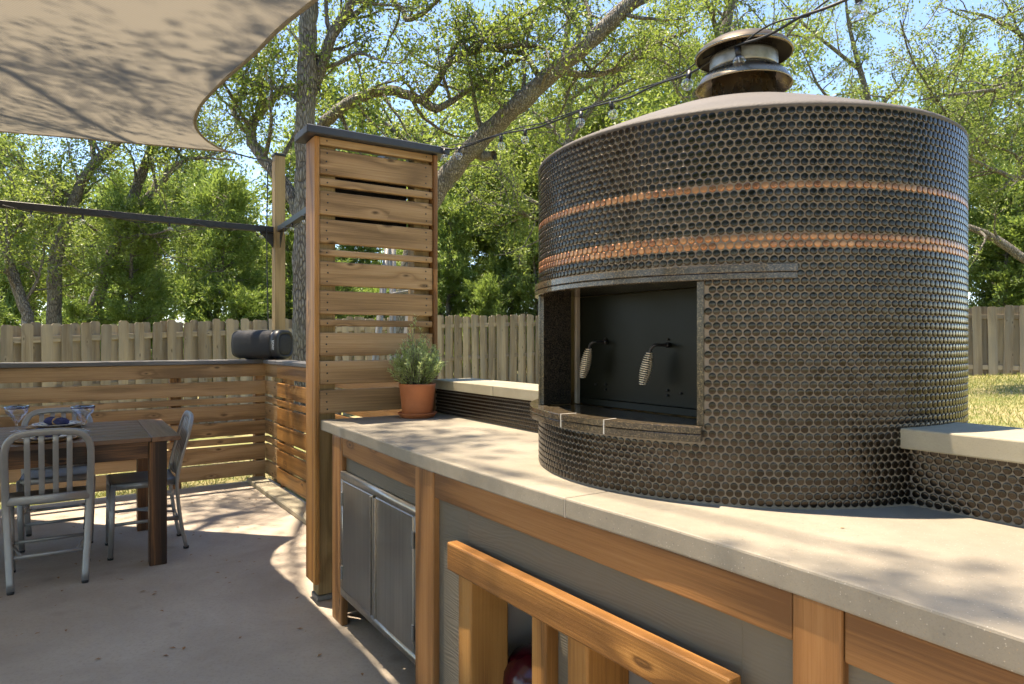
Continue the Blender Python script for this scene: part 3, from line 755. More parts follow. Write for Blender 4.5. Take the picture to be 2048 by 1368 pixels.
    for r in range(rows + 1):
        z = Z1 - 0.0105 - r * dz
        if z < Z0 + 0.008: continue
        for c in range(ncol):
            az = ((c + 0.5 * (r % 2)) / ncol) * 360 - 180
            m = math.degrees(TP * 0.55 / OR)
            if az > 105 or az < -150: continue
            if -88.2 + m * 0.4 < az < -24.1 - m * 0.6 and 1.064 < z < 1.481: continue
            if -26.3 < az < -23.4 and 1.1 < z < 1.446: continue
            azj = az + random.uniform(-0.04, 0.04)
            p = oc(azj, OR + 0.0002, z + random.uniform(-0.0003, 0.0003)); nrm = p - Vector((OC[0], OC[1], p.z))
            nrm = nrm.normalized() + Vector((random.gauss(0, 0.010), random.gauss(0, 0.010), random.gauss(0, 0.010)))
            (cop if r in (10, 17, 18) else dark).append((p, nrm))
    def score(p, n):
        v = Vector((0, 0, CAM_H)) - p; f = n.normalized().dot(v.normalized())
        return max(0, f) / v.length_squared
    for lst, key, nm in ((dark, 'tile', 'tile'), (cop, 'copper_tile', 'copper_tile')):
        lst.sort(key=lambda q: -score(*q))
        for p, n in lst[:300]: link(nm, TILE_MESH[key], t, frame_tile(p, n))
        if len(lst) > 300: tiles_stuff(nm + '_field', [frame_tile(p, n) for p, n in lst[300:]], key, t)
    return t
oven()
def chimney():
    c = Vector((0.722, 2.13, 0))
    t = thing('chimney_cap', (c.x, c.y, 2.03), 'stained steel chimney cap with two round rain plates on the oven', 'chimney')
    T = Matrix.Translation(c)
    lathe_obj('flue_collar', [(0.108, 2.005), (0.107, 2.030), (0.097, 2.036), (0.095, 2.105), (0.090, 2.14)], M['copper_cap'], t, T, 48)
    lathe_obj('lower_plate', [(0.095, 2.136), (0.106, 2.134), (0.124, 2.118), (0.138, 2.098), (0.1425, 2.090), (0.1450, 2.091), (0.1440, 2.096), (0.130, 2.120), (0.110, 2.139), (0.09, 2.143)], M['copper_cap'], t, T, 64)
    lathe_obj('screen_core', [(0.084, 2.135), (0.084, 2.228)], M['rust'], t, T, 32)
    mb = MB()
    for k in range(64):
        a = k / 64 * 2 * math.pi; x, y = 0.0945 * math.cos(a), 0.0945 * math.sin(a)
        mb.tube([(x, y, 2.122), (x, y, 2.205)], 0.0009, 4, False)
    for z in np.arange(2.13, 2.205, 0.0095):
        ring = [(0.0945 * math.cos(a), 0.0945 * math.sin(a), z) for a in np.linspace(0, 2 * math.pi, 40)]
        mb.tube(ring, 0.0009, 4, False)
    mb.obj('wire_screen', M['black_metal'], t, T)
    lathe_obj('wind_band', [(0.0990, 2.144), (0.1015, 2.1445), (0.1020, 2.150), (0.1020, 2.180), (0.1015, 2.186), (0.0990, 2.1865)], M['flue_steel'], t, T, 48)
    for a in (-0.45, 1.7, 3.8):
        x, y = 0.1025 * math.sin(a), -0.1025 * math.cos(a)
        p = c + Vector((x, y, 0))
        board('strap', p + Zv * 2.138, p + Zv * 2.222, 0.014, 0.002, Vector((x, y, 0)), M['copper_cap'], t, 0)
    lathe_obj('top_plate', [(0.0, 2.240), (0.06, 2.236), (0.105, 2.222), (0.135, 2.202), (0.1425, 2.190), (0.1455, 2.191), (0.1445, 2.198), (0.136, 2.210), (0.105, 2.231), (0.06, 2.245), (0.0, 2.249)], M['rust'], t, T, 64)
    lathe_obj('plate_rim', [(0.1415, 2.1885), (0.1465, 2.190), (0.1460, 2.1965), (0.139, 2.2045)], M['copper_cap'], t, T, 64)
chimney()
def low_walls():
    for side, (s0, s1, lab) in enumerate(((-0.03, 1.42, 'low tiled wall with concrete cap behind the potted herb'), (2.462, 4.1, 'low tiled wall with thick concrete cap at the open side of oven'))):
        t = thing('low_tiled_wall', st((s0 + s1) / 2, 0.72, 0), lab, 'wall')
        board('core', st(s0, 0.725, 0.52), st(s1, 0.725, 0.52), 1.06, 0.19, Bv, M['grout'], t, 0)
        if side: board('cap_stone', st(s0 - 0.012, 0.722, 1.0745), st(s1, 0.722, 1.0745), 0.245, 0.048, Zv, M['capstone'], t, 0.004, 2)
        else:
            board('cap_stone', st(s0 + 0.002, 0.722, 1.0745), st(0.62, 0.722, 1.0745), 0.245, 0.048, Zv, M['capstone'], t, 0.004, 2)
            board('cap_stone', st(0.623, 0.722, 1.0745), st(s1 - 0.1, 0.722, 1.0745), 0.245, 0.048, Zv, M['capstone'], t, 0.004, 2)
        L = []
        r = 0; z = 0.927
        while z < 1.046:
            s = s0 + 0.014 + (TP / 2 if r % 2 else 0)
            while s < min(s1, s0 + 1.5) - 0.01:
                L.append((st(s, 0.6298, z), -Bv + Vector((random.gauss(0, .02), random.gauss(0, .02), random.gauss(0, .02))))); s += TP
            z += TP * 0.866; r += 1
        L.sort(key=lambda q: (q[0] - Vector((0, 0, CAM_H))).length)
        if side:
            for p, n in L[:290]: link('tile', TILE_MESH['tile'], t, frame_tile(p, n))
            tiles_stuff('tile_field', [frame_tile(p, n) for p, n in L[290:]], 'tile', t)
        else: tiles_stuff('tile_field', [frame_tile(p, n) for p, n in L], 'tile', t)
low_walls()

# ------------------------------------------------------------------ herb pot
def leaf_mesh(name, base, axis, nrm, length, width, mat, fold=0.25, smooth=False):
    """one folded diamond of two triangles per leaf"""
    k = len(base)
    axis = axis / (np.linalg.norm(axis, axis=1)[:, None] + 1e-9)
    side = np.cross(axis, nrm); side /= (np.linalg.norm(side, axis=1)[:, None] + 1e-9)
    up = np.cross(side, axis)
    L = np.asarray(length).reshape(-1, 1); W = np.asarray(width).reshape(-1, 1)
    v0 = base; v2 = base + axis * L
    mid = base + axis * L * 0.48
    v1 = mid + side * W * 0.5 + up * W * fold; v3 = mid - side * W * 0.5 + up * W * fold
    V = np.stack([v0, v1, v2, v3], 1).reshape(-1, 3)
    i = np.arange(k)[:, None] * 4
    F = np.concatenate([i + np.array([[0, 1, 2]]), i + np.array([[0, 2, 3]])], 1).reshape(-1, 3)
    return mesh_np(name, V, F, mat, smooth)
def herb():
    p = st(0.114, 0.455, 0.9152)
    pot = thing('terracotta_pot', p, 'round orange terracotta pot with saucer on the counter', 'pot')
    T = Matrix.Translation(p)
    lathe_obj('saucer', [(0.0, 0.002), (0.080, 0.0), (0.086, 0.003), (0.099, 0.021), (0.101, 0.025), (0.096, 0.026), (0.084, 0.010), (0.0, 0.009)], M['terracotta'], pot, T, 48)
    lathe_obj('bowl', [(0.068, 0.0095), (0.0745, 0.016), (0.080, 0.05), (0.092, 0.160), (0.0945, 0.168), (0.0935, 0.173), (0.0885, 0.172), (0.085, 0.15), (0.0, 0.149)], M['terracotta'], pot, T, 48)
    V, F = lathe([(0.0, 0.157), (0.04, 0.160), (0.086, 0.155)], 24); V[:, 2] += RNG.normal(0, 0.002, len(V))
    link('soil', mesh_np('soil', V, F, M['soil'], True), pot, T)
    pl = thing('rosemary_plant', p + Zv * 0.155, 'bushy grey-green rosemary growing in the terracotta pot', 'plant')
    stems = MB(); B = []; A = []; Nn = []; L = []
    for k in range(150):
        a = RNG.uniform(0, 2 * math.pi); q = RNG.uniform(0, 1) ** 0.55; h = RNG.uniform(0.14, 0.262) * (1.12 - 0.5 * q) * (1.28 if RNG.random() < .1 else 1)
        b0 = np.array([math.cos(a) * 0.045 * RNG.random(), math.sin(a) * 0.045 * RNG.random(), 0.0])
        b1 = np.array([math.cos(a) * 0.145 * q, math.sin(a) * 0.145 * q, h])
        mid = (b0 + b1) / 2 + np.array([math.cos(a), math.sin(a), -0.3]) * 0.02 * RNG.random()
        path = spline([b0, mid, b1], 12); path[1:-1] += RNG.normal(0, 0.002, (10, 3))
        stems.tube(path, np.linspace(0.0022, 0.0009, 12), 4, False)
        n = 70; u = RNG.uniform(0.18, 1.0, n); idx = u * 11; i0 = np.clip(idx.astype(int), 0, 10); f = (idx - i0)[:, None]
        pos = path[i0] * (1 - f) + path[i0 + 1] * f; tan = path[i0 + 1] - path[i0]; tan /= np.linalg.norm(tan, axis=1)[:, None]
        rv = RNG.normal(0, 1, (n, 3)); rv -= tan * (rv * tan).sum(1)[:, None]; rv /= np.linalg.norm(rv, axis=1)[:, None]
        B.append(pos); A.append(tan * 0.75 + rv * 0.8); Nn.append(tan - rv * 0.3); L.append(RNG.uniform(0.014, 0.027, n))
    stems.obj('stems', M['bark'], pl, Matrix.Translation(p + Zv * 0.155))
    L = np.concatenate(L)
    me = leaf_mesh('leaves', np.vstack(B), np.vstack(A), np.vstack(Nn), L, L * 0.22, M['rosemary_leaf'], 0.2)
    link('leaves', me, pl, Matrix.Translation(p + Zv * 0.155))['kind'] = 'stuff'
herb()

# ------------------------------------------------------------------ dining table, chairs, place settings
TW = Vector((-U2[1] * -1, 0, 0))
Wd = Vector((-B2[0], -B2[1], 0))               # along the table, to the left
Vd = Vector((-U2[0], -U2[1], 0))               # across the table, away from the camera
TC = Vector((-1.948, 4.015, 0))                # near right corner of the top
TL, TWD = 2.05, 1.06
def tp(a, b, z): return TC + Wd * a + Vd * b + Zv * z
def table():
    t = thing('dining_table', tp(TL / 2, TWD / 2, 0), 'dark stained plank dining table with burnt-grain legs', 'table')
    n = 7; w = (TWD - 0.002) / n
    for k in range(n):
        b = w * (k + 0.5)
        board('plank', tp(0.153, b, 0.7365), tp(TL - 0.153, b, 0.7365), w - 0.003, 0.026, Zv, M['tabletop'], t, 0.003)
    for a in (0.0755, TL - 0.0755):
        board('end_plank', tp(a, 0.0, 0.737), tp(a, TWD, 0.737), 0.150, 0.027, Zv, M['tabletop'], t, 0.003)
    for a in (0.115, TL - 0.115):
        for b in (0.075, TWD - 0.115):
            board('leg', tp(a, b, 0.0), tp(a, b, 0.722), 0.092, 0.092, Wd, M['burnt'], t, 0.004)
    for b in (0.062, TWD - 0.09): board('apron', tp(0.165, b, 0.672), tp(TL - 0.165, b, 0.672), 0.098, 0.036, Vd, M['burnt'], t)
    for a in (0.10, TL - 0.10): board('apron', tp(a, 0.125, 0.672), tp(a, TWD - 0.165, 0.672), 0.098, 0.036, Wd, M['burnt'], t)
table()
def make_chair(label):
    t = thing('metal_chair', (0, 0, 0), label, 'chair', 'brushed metal slat-back chairs at the table')
    al = M['alu']
    half = [(0.163, -0.225, 0.012), (0.171, -0.196, 0.16), (0.180, -0.176, 0.33), (0.186, -0.172, 0.45), (0.189, -0.196, 0.58), (0.190, -0.226, 0.69), (0.184, -0.243, 0.755), (0.160, -0.255, 0.800), (0.122, -0.260, 0.822), (0.06, -0.262, 0.829)]
    path = half + [(0.0, -0.263, 0.830)] + [(-x, y, z) for x, y, z in reversed(half)]
    MB().tube(spline(path, 70), 0.0180, 12, True, (0, 1, 0), 0.62, 0.55).obj('back_frame', al, t)
    def yb(z): return np.interp(z, [0.45, 0.58, 0.69, 0.755, 0.83], [-0.172, -0.196, -0.226, -0.243, -0.262])
    for x in (-0.093, -0.031, 0.031, 0.093):
        zz = np.linspace(0.475, 0.822 - abs(x) * 0.07, 8)
        MB().tube([(x, yb(z), z) for z in zz], 0.0140, 8, True, (0, 1, 0), 0.35, 0.5).obj('back_slat', al, t)
    MB().tube([(-0.183, -0.177, 0.468), (0, -0.190, 0.468), (0.183, -0.177, 0.468)], 0.024, 8, True, (0, 1, 0), 0.35, 0.5).obj('back_rail', al, t)
    # dished seat
    nx, ny = 14, 14; V = []; F = []
    for layer in (0, 1):
        for j in range(ny + 1):
            for i in range(nx + 1):
                u = i / nx * 2 - 1; v = j / ny
                wd = 0.178 + 0.018 * v
                x = u * wd; y = -0.165 + v * 0.365 - (0.02 * u * u if v > 0.9 else 0)
                dish = 0.016 * math.exp(-((u * u) * 2.2 + ((v - 0.42) * 2.4) ** 2) * 1.2)
                z = 0.452 - dish - (0.010 if v > 0.96 else 0) - (0.004 if abs(u) > 0.93 else 0)
                V.append((x, y, z - layer * 0.010))
    m = (nx + 1) * (ny + 1)
    for j in range(ny):
        for i in range(nx):
            a = j * (nx + 1) + i
            F.append([a, a + 1, a + nx + 2, a + nx + 1]); F.append([m + a, m + a + nx + 1, m + a + nx + 2, m + a + 1])
    for i in range(nx):
        F.append([i + 1, i, m + i, m + i + 1]); e = ny * (nx + 1) + i; F.append([e, e + 1, m + e + 1, m + e])
    for j in range(ny):
        a = j * (nx + 1); F.append([a, a + nx + 1, m + a + nx + 1, m + a]); a += nx; F.append([a + nx + 1, a, m + a, m + a + nx + 1])
    link('seat', mesh_py('seat', V, F, al, True), t)
    mb = MB()
    for sx in (-1, 1): mb.tube([(sx * 0.178, -0.165, 0.430), (sx * 0.192, 0.185, 0.430)], 0.020, 8, True, (1, 0, 0), 0.4)
    mb.tube([(-0.19, 0.188, 0.430), (0.19, 0.188, 0.430)], 0.020, 8, True, (0, 1, 0), 0.4)
    mb.obj('seat_rail', al, t)
    for sx in (-1, 1):
        MB().tube([(sx * 0.190, 0.178, 0.440), (sx * 0.186, 0.182, 0.2), (sx * 0.180, 0.188, 0.012)], [0.0195, 0.018, 0.0155], 12, True, (0, 1, 0), 0.9, 0.6).obj('front_leg', al, t)
        for yy in (-0.225, 0.188):
            MB().tube([(sx * (0.163 if yy < 0 else 0.180), yy, 0.0), (sx * (0.163 if yy < 0 else 0.180), yy, 0.014)], 0.0165, 10).obj('foot_cap', M['rubber'], t)
        MB().tube([(sx * 0.173, -0.190, 0.205), (sx * 0.186, 0.182, 0.205)], 0.010, 8, True, (1, 0, 0), 0.6).obj('stretcher', al, t)
    MB().tube([(-0.172, -0.192, 0.175), (0.172, -0.192, 0.175)], 0.010, 8, True, (0, 1, 0), 0.6).obj('stretcher', al, t)
    MB().tube([(-0.186, 0.182, 0.165), (0.186, 0.182, 0.165)], 0.010, 8, True, (0, 1, 0), 0.6).obj('stretcher', al, t)
    for sx in (-1, 1): MB().tube([(sx * 0.178, 0.04, 0.205), (sx * 0.12, -0.192, 0.178)], 0.007, 6).obj('brace', al, t)
    return t
def facing(d): return math.atan2(-d.x, d.y)
chair = make_chair('grey metal slat-back chair with its back to the viewer, near side of table')
def chM(mid, d): return Matrix.Translation(Vector((mid[0], mid[1], 0))) @ Matrix.Rotation(facing(d), 4, 'Z')
near_mid = Vector((-2.567, 3.792, 0)) + Vd * 0.0
c2 = copy_tree(chair, chM((-2.335, 4.325), Wd), 'grey metal slat-back chair seen side-on at the right table end')
c3 = copy_tree(chair, chM((-2.98, 4.475), -Vd), 'grey metal chair half hidden on the far side of table, by slatted wall')
Mn = chM(near_mid, Vd); chair.matrix_basis = Mn; WM[chair.name] = Mn
def goblet(p, label):
    t = thing('margarita_glass', p, label, 'glass', 'blue-rimmed glasses on the table'); T = Matrix.Translation(p)
    lathe_obj('foot', [(0.0, 0.004), (0.036, 0.001), (0.038, 0.003), (0.012, 0.008), (0.007, 0.014)], M['glass'], t, T, 28)
    lathe_obj('stem', [(0.007, 0.014), (0.0085, 0.030), (0.006, 0.048), (0.010, 0.058), (0.016, 0.064)], M['glass'], t, T, 20)
    lathe_obj('bowl', [(0.004, 0.066), (0.016, 0.066), (0.026, 0.076), (0.030, 0.090), (0.040, 0.102), (0.054, 0.115), (0.061, 0.132), (0.0635, 0.150), (0.061, 0.150), (0.058, 0.132), (0.051, 0.117), (0.030, 0.101), (0.02, 0.078), (0.0, 0.073)], M['glass'], t, T, 36)
    lathe_obj('rim', [(0.0638, 0.143), (0.0652, 0.147), (0.0650, 0.155), (0.0620, 0.157), (0.0602, 0.153), (0.0604, 0.146)], M['blue_glass'], t, T, 36)
goblet(Vector((-3.026, 4.17, 0.7505)), 'blue-rimmed margarita glass left of the folded napkin')
goblet(Vector((-2.640, 4.200, 0.7505)), 'blue-rimmed margarita glass right of the folded napkin')
def setting(p, which):
    q = Vector(p)
    c = lathe_obj('charger_plate', [(0.0, 0.002), (0.12, 0.001), (0.150, 0.006), (0.164, 0.012), (0.166, 0.0145), (0.148, 0.011), (0.12, 0.006), (0.0, 0.006)], M['wicker'], None, Matrix.Translation(q), 48)
    tag(c, 'round woven charger under the plate on the %s table edge' % which, 'charger')
    d = lathe_obj('dinner_plate', [(0.0, 0.0), (0.075, 0.0), (0.10, 0.008), (0.134, 0.018), (0.136, 0.021), (0.100, 0.014), (0.075, 0.007), (0.0, 0.006)], M['plate'], None, Matrix.Translation(q + Zv * 0.0075), 48)
    tag(d, 'blue patterned dinner plate on the charger at the %s table edge' % which, 'plate')
    t = thing('napkin', q + Zv * 0.016, 'navy cloth napkin bunched on the plate at the %s table edge' % which, 'napkin')
    rs = np.random.default_rng(5)
    for k, (ox, sc) in enumerate(((-0.045, 1.0), (0.045, 0.95))):
        V = []; n1, n2 = 22, 14
        for i in range(n2 + 1):
            th = math.pi * i / n2
            for j in range(n1):
                ph = 2 * math.pi * j / n1
                r = 1 + 0.13 * math.sin(5 * ph + 3 * th + k) * math.sin(th) + 0.09 * math.sin(9 * ph - 4 * th)
                V.append((ox + 0.055 * sc * math.cos(ph) * math.sin(th) * r, 0.038 * sc * math.sin(ph) * math.sin(th) * r, 0.026 + 0.024 * sc * math.cos(th) * (1 + 0.2 * math.sin(6 * ph))))
        V = np.array(V); i = np.arange(n2)[:, None] * n1; j = np.arange(n1)[None]; j2 = (j + 1) % n1
        F = np.stack([i + j, i + n1 + j, i + n1 + j2, i + j2], -1).reshape(-1, 4)
        link('fold', mesh_np('fold', V, F, M['navy_cloth'], True), t, Matrix.Translation(q + Zv * 0.0125) @ Matrix.Rotation(-0.4, 4, 'Z'))
    ring = [(0.0, 0.024 * math.cos(a), 0.026 + 0.022 * math.sin(a)) for a in np.linspace(0, 2 * math.pi, 24)]
    MB().tube(ring, 0.007, 8).obj('ring', M['wicker'], t, Matrix.Translation(q + Zv * 0.0125) @ Matrix.Rotation(-0.4, 4, 'Z'))
setting(tp(0.62, TWD - 0.20, 0.7502), 'far'); setting(tp(0.66, 0.20, 0.7502), 'near')

# ------------------------------------------------------------------ portable speaker on the wall cap
def speaker():
    base = Vector((-2.365, 6.455, 1.1372)); ax = Vector((0.955, -0.30, 0)).normalized(); ny = Vector((ax.y, -ax.x, 0))
    t = thing('portable_speaker', base, 'black barrel-shaped portable speaker on the grey wall cap', 'speaker')
    R = Matrix.Identity(4); zc = 0.140
    F4 = axes(ax, -ny, base + Zv * zc)
    def sec(rad, n=36, p=3.2):
        a = np.arange(n) / n * 2 * np.pi
        c, s = np.cos(a), np.sin(a)
        return np.stack([np.sign(c) * np.abs(c) ** (2 / p) * rad * 1.0, np.sign(s) * np.abs(s) ** (2 / p) * rad], -1)
    def loft(st_, mat, name, cap=True, p=3.2):
        n = 36; V = []; 
        for x, r in st_:
            for q in sec(r, n, p): V.append((x * 1.3, q[0], q[1]))
        k = len(st_); F = [[i * n + j, i * n + (j + 1) % n, (i + 1) * n + (j + 1) % n, (i + 1) * n + j] for i in range(k - 1) for j in range(n)]
        return link(name, mesh_py(name, V, F, mat, True), t, F4)
    loft([(-0.188, 0.0), (-0.188, 0.10), (-0.184, 0.120), (-0.165, 0.130), (-0.09, 0.136), (0.0, 0.137), (0.10, 0.136), (0.136, 0.133)], M['grille'], 'body')
    loft([(0.136, 0.130), (0.139, 0.128), (0.150, 0.126), (0.153, 0.129)], M['black_plastic'], 'end_groove')
    loft([(0.153, 0.134), (0.157, 0.1385), (0.185, 0.137), (0.197, 0.131), (0.205, 0.118), (0.204, 0.104), (0.196, 0.098)], M['black_plastic'], 'end_ring')
    loft([(0.197, 0.098), (0.203, 0.092), (0.207, 0.06), (0.208, 0.0)], M['grille'], 'end_radiator')
    hp = [(-0.160, -0.020, 0.125), (-0.190, -0.045, 0.118), (-0.212, -0.060, 0.085), (-0.220, -0.062, 0.0), (-0.212, -0.060, -0.085), (-0.192, -0.045, -0.112), (-0.165, -0.02, -0.125)]
    MB().tube(spline([(a * 1.3, b, c) for a, b, c in hp], 30), 0.011, 8).obj('carry_handle', M['black_plastic'], t, F4)
    MB().box((-0.11, 0, -0.136), (0.03, 0.16, 0.008)).box((0.11, 0, -0.136), (0.03, 0.16, 0.008)).obj('rubber_feet', M['rubber'], t, F4, False)
    cu = bpy.data.curves.new('lettering', 'FONT'); cu.body = 'SONY'; cu.size = 0.034; cu.align_x = 'CENTER'; cu.align_y = 'CENTER'; cu.extrude = 0.0006
    cu.materials.append(M['white_print'])
    tmp = bpy.data.objects.new('lettering_curve', cu); COL.objects.link(tmp); bpy.context.view_layer.update()
    lm = bpy.data.meshes.new_from_object(tmp.evaluated_get(bpy.context.evaluated_depsgraph_get())); bpy.data.objects.remove(tmp)
    if not lm.materials: lm.materials.append(M['white_print'])
    o = bpy.data.objects.new('lettering', lm); COL.objects.link(o)
    # letters run downwards on the near face of the ring
    nrm = ny if ny.dot(Vector((2.4, -6.4, 0))) > 0 else -ny
    Mx = axes(-Zv, Vector((0, 0, 0)) + ax, base + Zv * (zc - 0.005) + ax * 0.2236 + nrm * 0.1385)
    place(o, t, Mx)
speaker()

# ------------------------------------------------------------------ corner post, steel beam, shade sail
PX, PY = -2.27, 6.64
def post_and_beam():
    t = thing('timber_post', (PX, PY, 0), 'tall square timber post with black cap at the patio corner', 'post')
    board('shaft', (PX, PY, -0.05), (PX, PY, 3.10), 0.100, 0.100, (W2[1], -W2[0], 0), M['post_pine'], t, 0.004)
    board('cap', (PX, PY, 3.10), (PX, PY, 3.125), 0.112, 0.112, (W2[1], -W2[0], 0), M['black_metal'], t, 0.004)
    W = Vector((W2[0], W2[1], 0)); p = Vector((PX, PY, 2.385))
    b = thing('steel_beam', p, 'long black steel beam running level from the timber post over the slatted wall', 'beam')
    board('tube', p - W * 7.0, p - W * 0.056, 0.055, 0.055, Zv, M['black_metal'], b, 0.002)
    me = mesh_py('gusset', [(0, -0.004, 0), (-0.13, -0.004, 0), (0, -0.004, -0.15), (0, 0.004, 0), (-0.13, 0.004, 0), (0, 0.004, -0.15)], [[0, 1, 2], [5, 4, 3], [0, 3, 4, 1], [1, 4, 5, 2], [2, 5, 3, 0]], M['black_metal'])
    link('gusset', me, b, axes(W, Vector((-W.y, W.x, 0)), p - W * 0.052 - Zv * 0.027))
    e = st(-0.195, 0.52, 2.385); d = (e - p).normalized()
    b2 = thing('steel_beam', p, 'short black steel beam from the timber post to the slatted tower', 'beam')
    board('tube', p + d * 0.075, e, 0.055, 0.055, Zv, M['black_metal'], b2, 0.002)
    link('gusset', me, b2, axes(-d, Vector((d.y, -d.x, 0)), p + d * 0.07 - Zv * 0.027))
    return p, W, e, d
BP, BW, BE, BD = post_and_beam()
def sail():
    P0 = pix(455, 303, 4.78)
    right = spline([P0, pix(436, 295, 4.68), pix(414, 281, 4.54), pix(397, 263, 4.38), pix(390, 244, 4.24), pix(398, 218, 4.08), pix(414, 196.5, 3.90), pix(456, 154, 3.50), pix(505, 112, 3.08), pix(561, 56, 2.70), pix(631, 0, 2.38), pix(740, -92, 1.98), pix(900, -240, 1.50)], 60)
    P1 = np.array([-7.0, 5.98, 3.34]); P2 = right[-1]; P3 = np.array([-5.4, -1.6, 2.9])
    def sag(a, b, k, nrm, n=60):
        u = np.linspace(0, 1, n)[:, None]; return a * (1 - u) + b * u + nrm * (4 * k * u * (1 - u))
    back = sag(P0, P1, 0.05, np.array([0.3, -0.9, 0.0]))           # P0 -> P1
    left = sag(P1, P3, 0.3, np.array([0.8, 0.3, 0.0]))             # P1 -> P3
    front = sag(P2, P3, 0.3, np.array([-0.3, 0.8, 0.0]))           # P2 -> P3
    n = 60; V = np.zeros((n, n, 3)); u = np.linspace(0, 1, n)
    for i in range(n):
        for j in range(n):
            a, b = u[i], u[j]                   # a along right/left, b along back/front
            V[i, j] = (1 - b) * right[i] + b * left[i] + (1 - a) * back[j] + a * front[j] - ((1 - a) * (1 - b) * P0 + a * (1 - b) * P2 + (1 - a) * b * P1 + a * b * P3)
    i = np.arange(n - 1)[:, None] * n; j = np.arange(n - 1)[None]
    F = np.stack([i + j, i + j + 1, i + n + j + 1, i + n + j], -1).reshape(-1, 4)
    t = thing('shade_sail', tuple(P0), 'tan fabric shade sail stretched over the dining table', 'shade sail')
    link('fabric', mesh_np('fabric', V.reshape(-1, 3), F, M['sail'], True), t)
    MB().tube(right, 0.010, 8, False, (0, 0, 1), 0.5).obj('hem', M['hem'], t)
    MB().tube(back, 0.008, 6, False).obj('hem', M['hem'], t)
    q = np.array([PX - 0.05, PY - 0.03, 3.05])
    MB().tube([P0, P0 * 0.5 + q * 0.5 + np.array([0, 0, -0.01]), q], 0.006, 6).obj('tension_rope', M['black_metal'], t)
    MB().tube([P0 * 0.97 + q * 0.03, P0 * 0.88 + q * 0.12], 0.009, 8).obj('turnbuckle', M['ladder'], t)
sail()

# ------------------------------------------------------------------ string lights
def bulb_parts(parent, p, hang=Vector((0, 0, -1)), size=0.020):
    s = MB().tube([np.array(p), np.array(p + hang * 0.030)], 0.0085, 8).obj('socket', M['black_plastic'], parent)
    prof = []
    for k in range(13):
        a = math.pi * k / 12
        prof.append((max(0.0004, size * math.sin(a)), size * math.cos(a)))
    q = hang.normalized()
    x = q.orthogonal().normalized(); y = q.cross(x)
    Mx = Matrix.Identity(4)
    c = p + hang * (0.030 + size * 0.92)
    for i in range(3): Mx[i][0] = x[i]; Mx[i][1] = y[i]; Mx[i][2] = q[i]; Mx[i][3] = c[i]
    b = lathe_obj('bulb', prof, M['glass'], parent, Mx, 20)
    MB().tube([np.array(c - hang * 0.014), np.array(c + hang * 0.003)], 0.0016, 5).obj('filament', M['spring'], b)
def string_lights():
    ctrl = [st(-0.10, 0.60, 2.372), Vector(pix(905, 297, 3.66)), Vector(pix(1000, 272, 3.38)), Vector(pix(1100, 245, 3.08)), Vector(pix(1218, 205, 2.72)), Vector(pix(1300, 178, 2.48)), Vector(pix(1390, 138, 2.24)), Vector(pix(1476, 92, 2.02)), Vector(pix(1580, 48, 1.86)), Vector(pix(1690, -4, 1.74)), Vector((1.30, 1.45, 2.30))]
    path = spline([np.array(c) for c in ctrl], 120)
    t = thing('string_lights', tuple(path[0]), 'black cable with round clear bulbs strung from the tower past the chimney', 'string lights')
    tw = np.linspace(0, 40, len(path))[:, None]
    off = np.concatenate([np.zeros_like(tw), np.cos(tw) * 0.004, np.sin(tw) * 0.006], 1)
    MB().tube(path + off, 0.0042, 6).obj('cable', M['rubber'], t)
    sagp = path.copy(); sagp[:, 2] += 0.018 * np.abs(np.sin(np.linspace(0, 7 * math.pi, len(path))))
    MB().tube(sagp - off, 0.0028, 6).obj('support_wire', M['rubber'], t)
    for px in (889, 917, 1001, 1050, 1160, 1218, 1383, 1477, 1722):
        xs = 1024 + path[:, 0] / path[:, 1] * FPX; k = int(np.argmin(np.abs(xs - px)))
        bulb_parts(t, Vector(path[k]), Vector((random.uniform(-.25, .25), random.uniform(-.2, .2), -1)).normalized())
    # cable and bulbs wound on the two beams
    for (a, d, L, nm, ds) in ((BP, -BW, 6.4, 'black cable with small clear bulbs wound along the long steel beam', (0.16, 0.95, 1.6, 1.95, 2.45, 3.1, 3.6)), (BP, BD, 3.3, 'black cable with small clear bulbs wound along the short steel beam', (0.35, 0.62, 1.05, 1.3, 2.0))):
        tt = thing('string_lights', tuple(a), nm, 'string lights')
        u = np.linspace(0.1, L, 160); perp = Vector((-d.y, d.x, 0))
        H = np.array([np.array(a + d * x + perp * (0.036 * math.cos(x * 9)) + Zv * (0.036 * math.sin(x * 9) * 0.6 - 0.022)) for x in u])
        MB().tube(H, 0.004, 5).obj('cable', M['rubber'], tt)
        for x in ds:
            q = a + d * x + Zv * -0.032 - Vector((0, 0.03, 0))
            bulb_parts(tt, q, Vector((random.uniform(-.2, .2), random.uniform(-.2, .2), -1)).normalized())
string_lights()
def cord():
    t = MB().tube(spline([np.array([PX - 0.07, PY - 0.10, 2.99]), np.array([PX - 0.075, PY - 0.11, 2.2]), np.array([PX - 0.06, PY - 0.1, 1.2])], 20), 0.006, 6).obj('hanging_cord', M['rubber'])
    tag(t, 'thin black cord hanging straight down beside the timber post', 'cord')
cord()
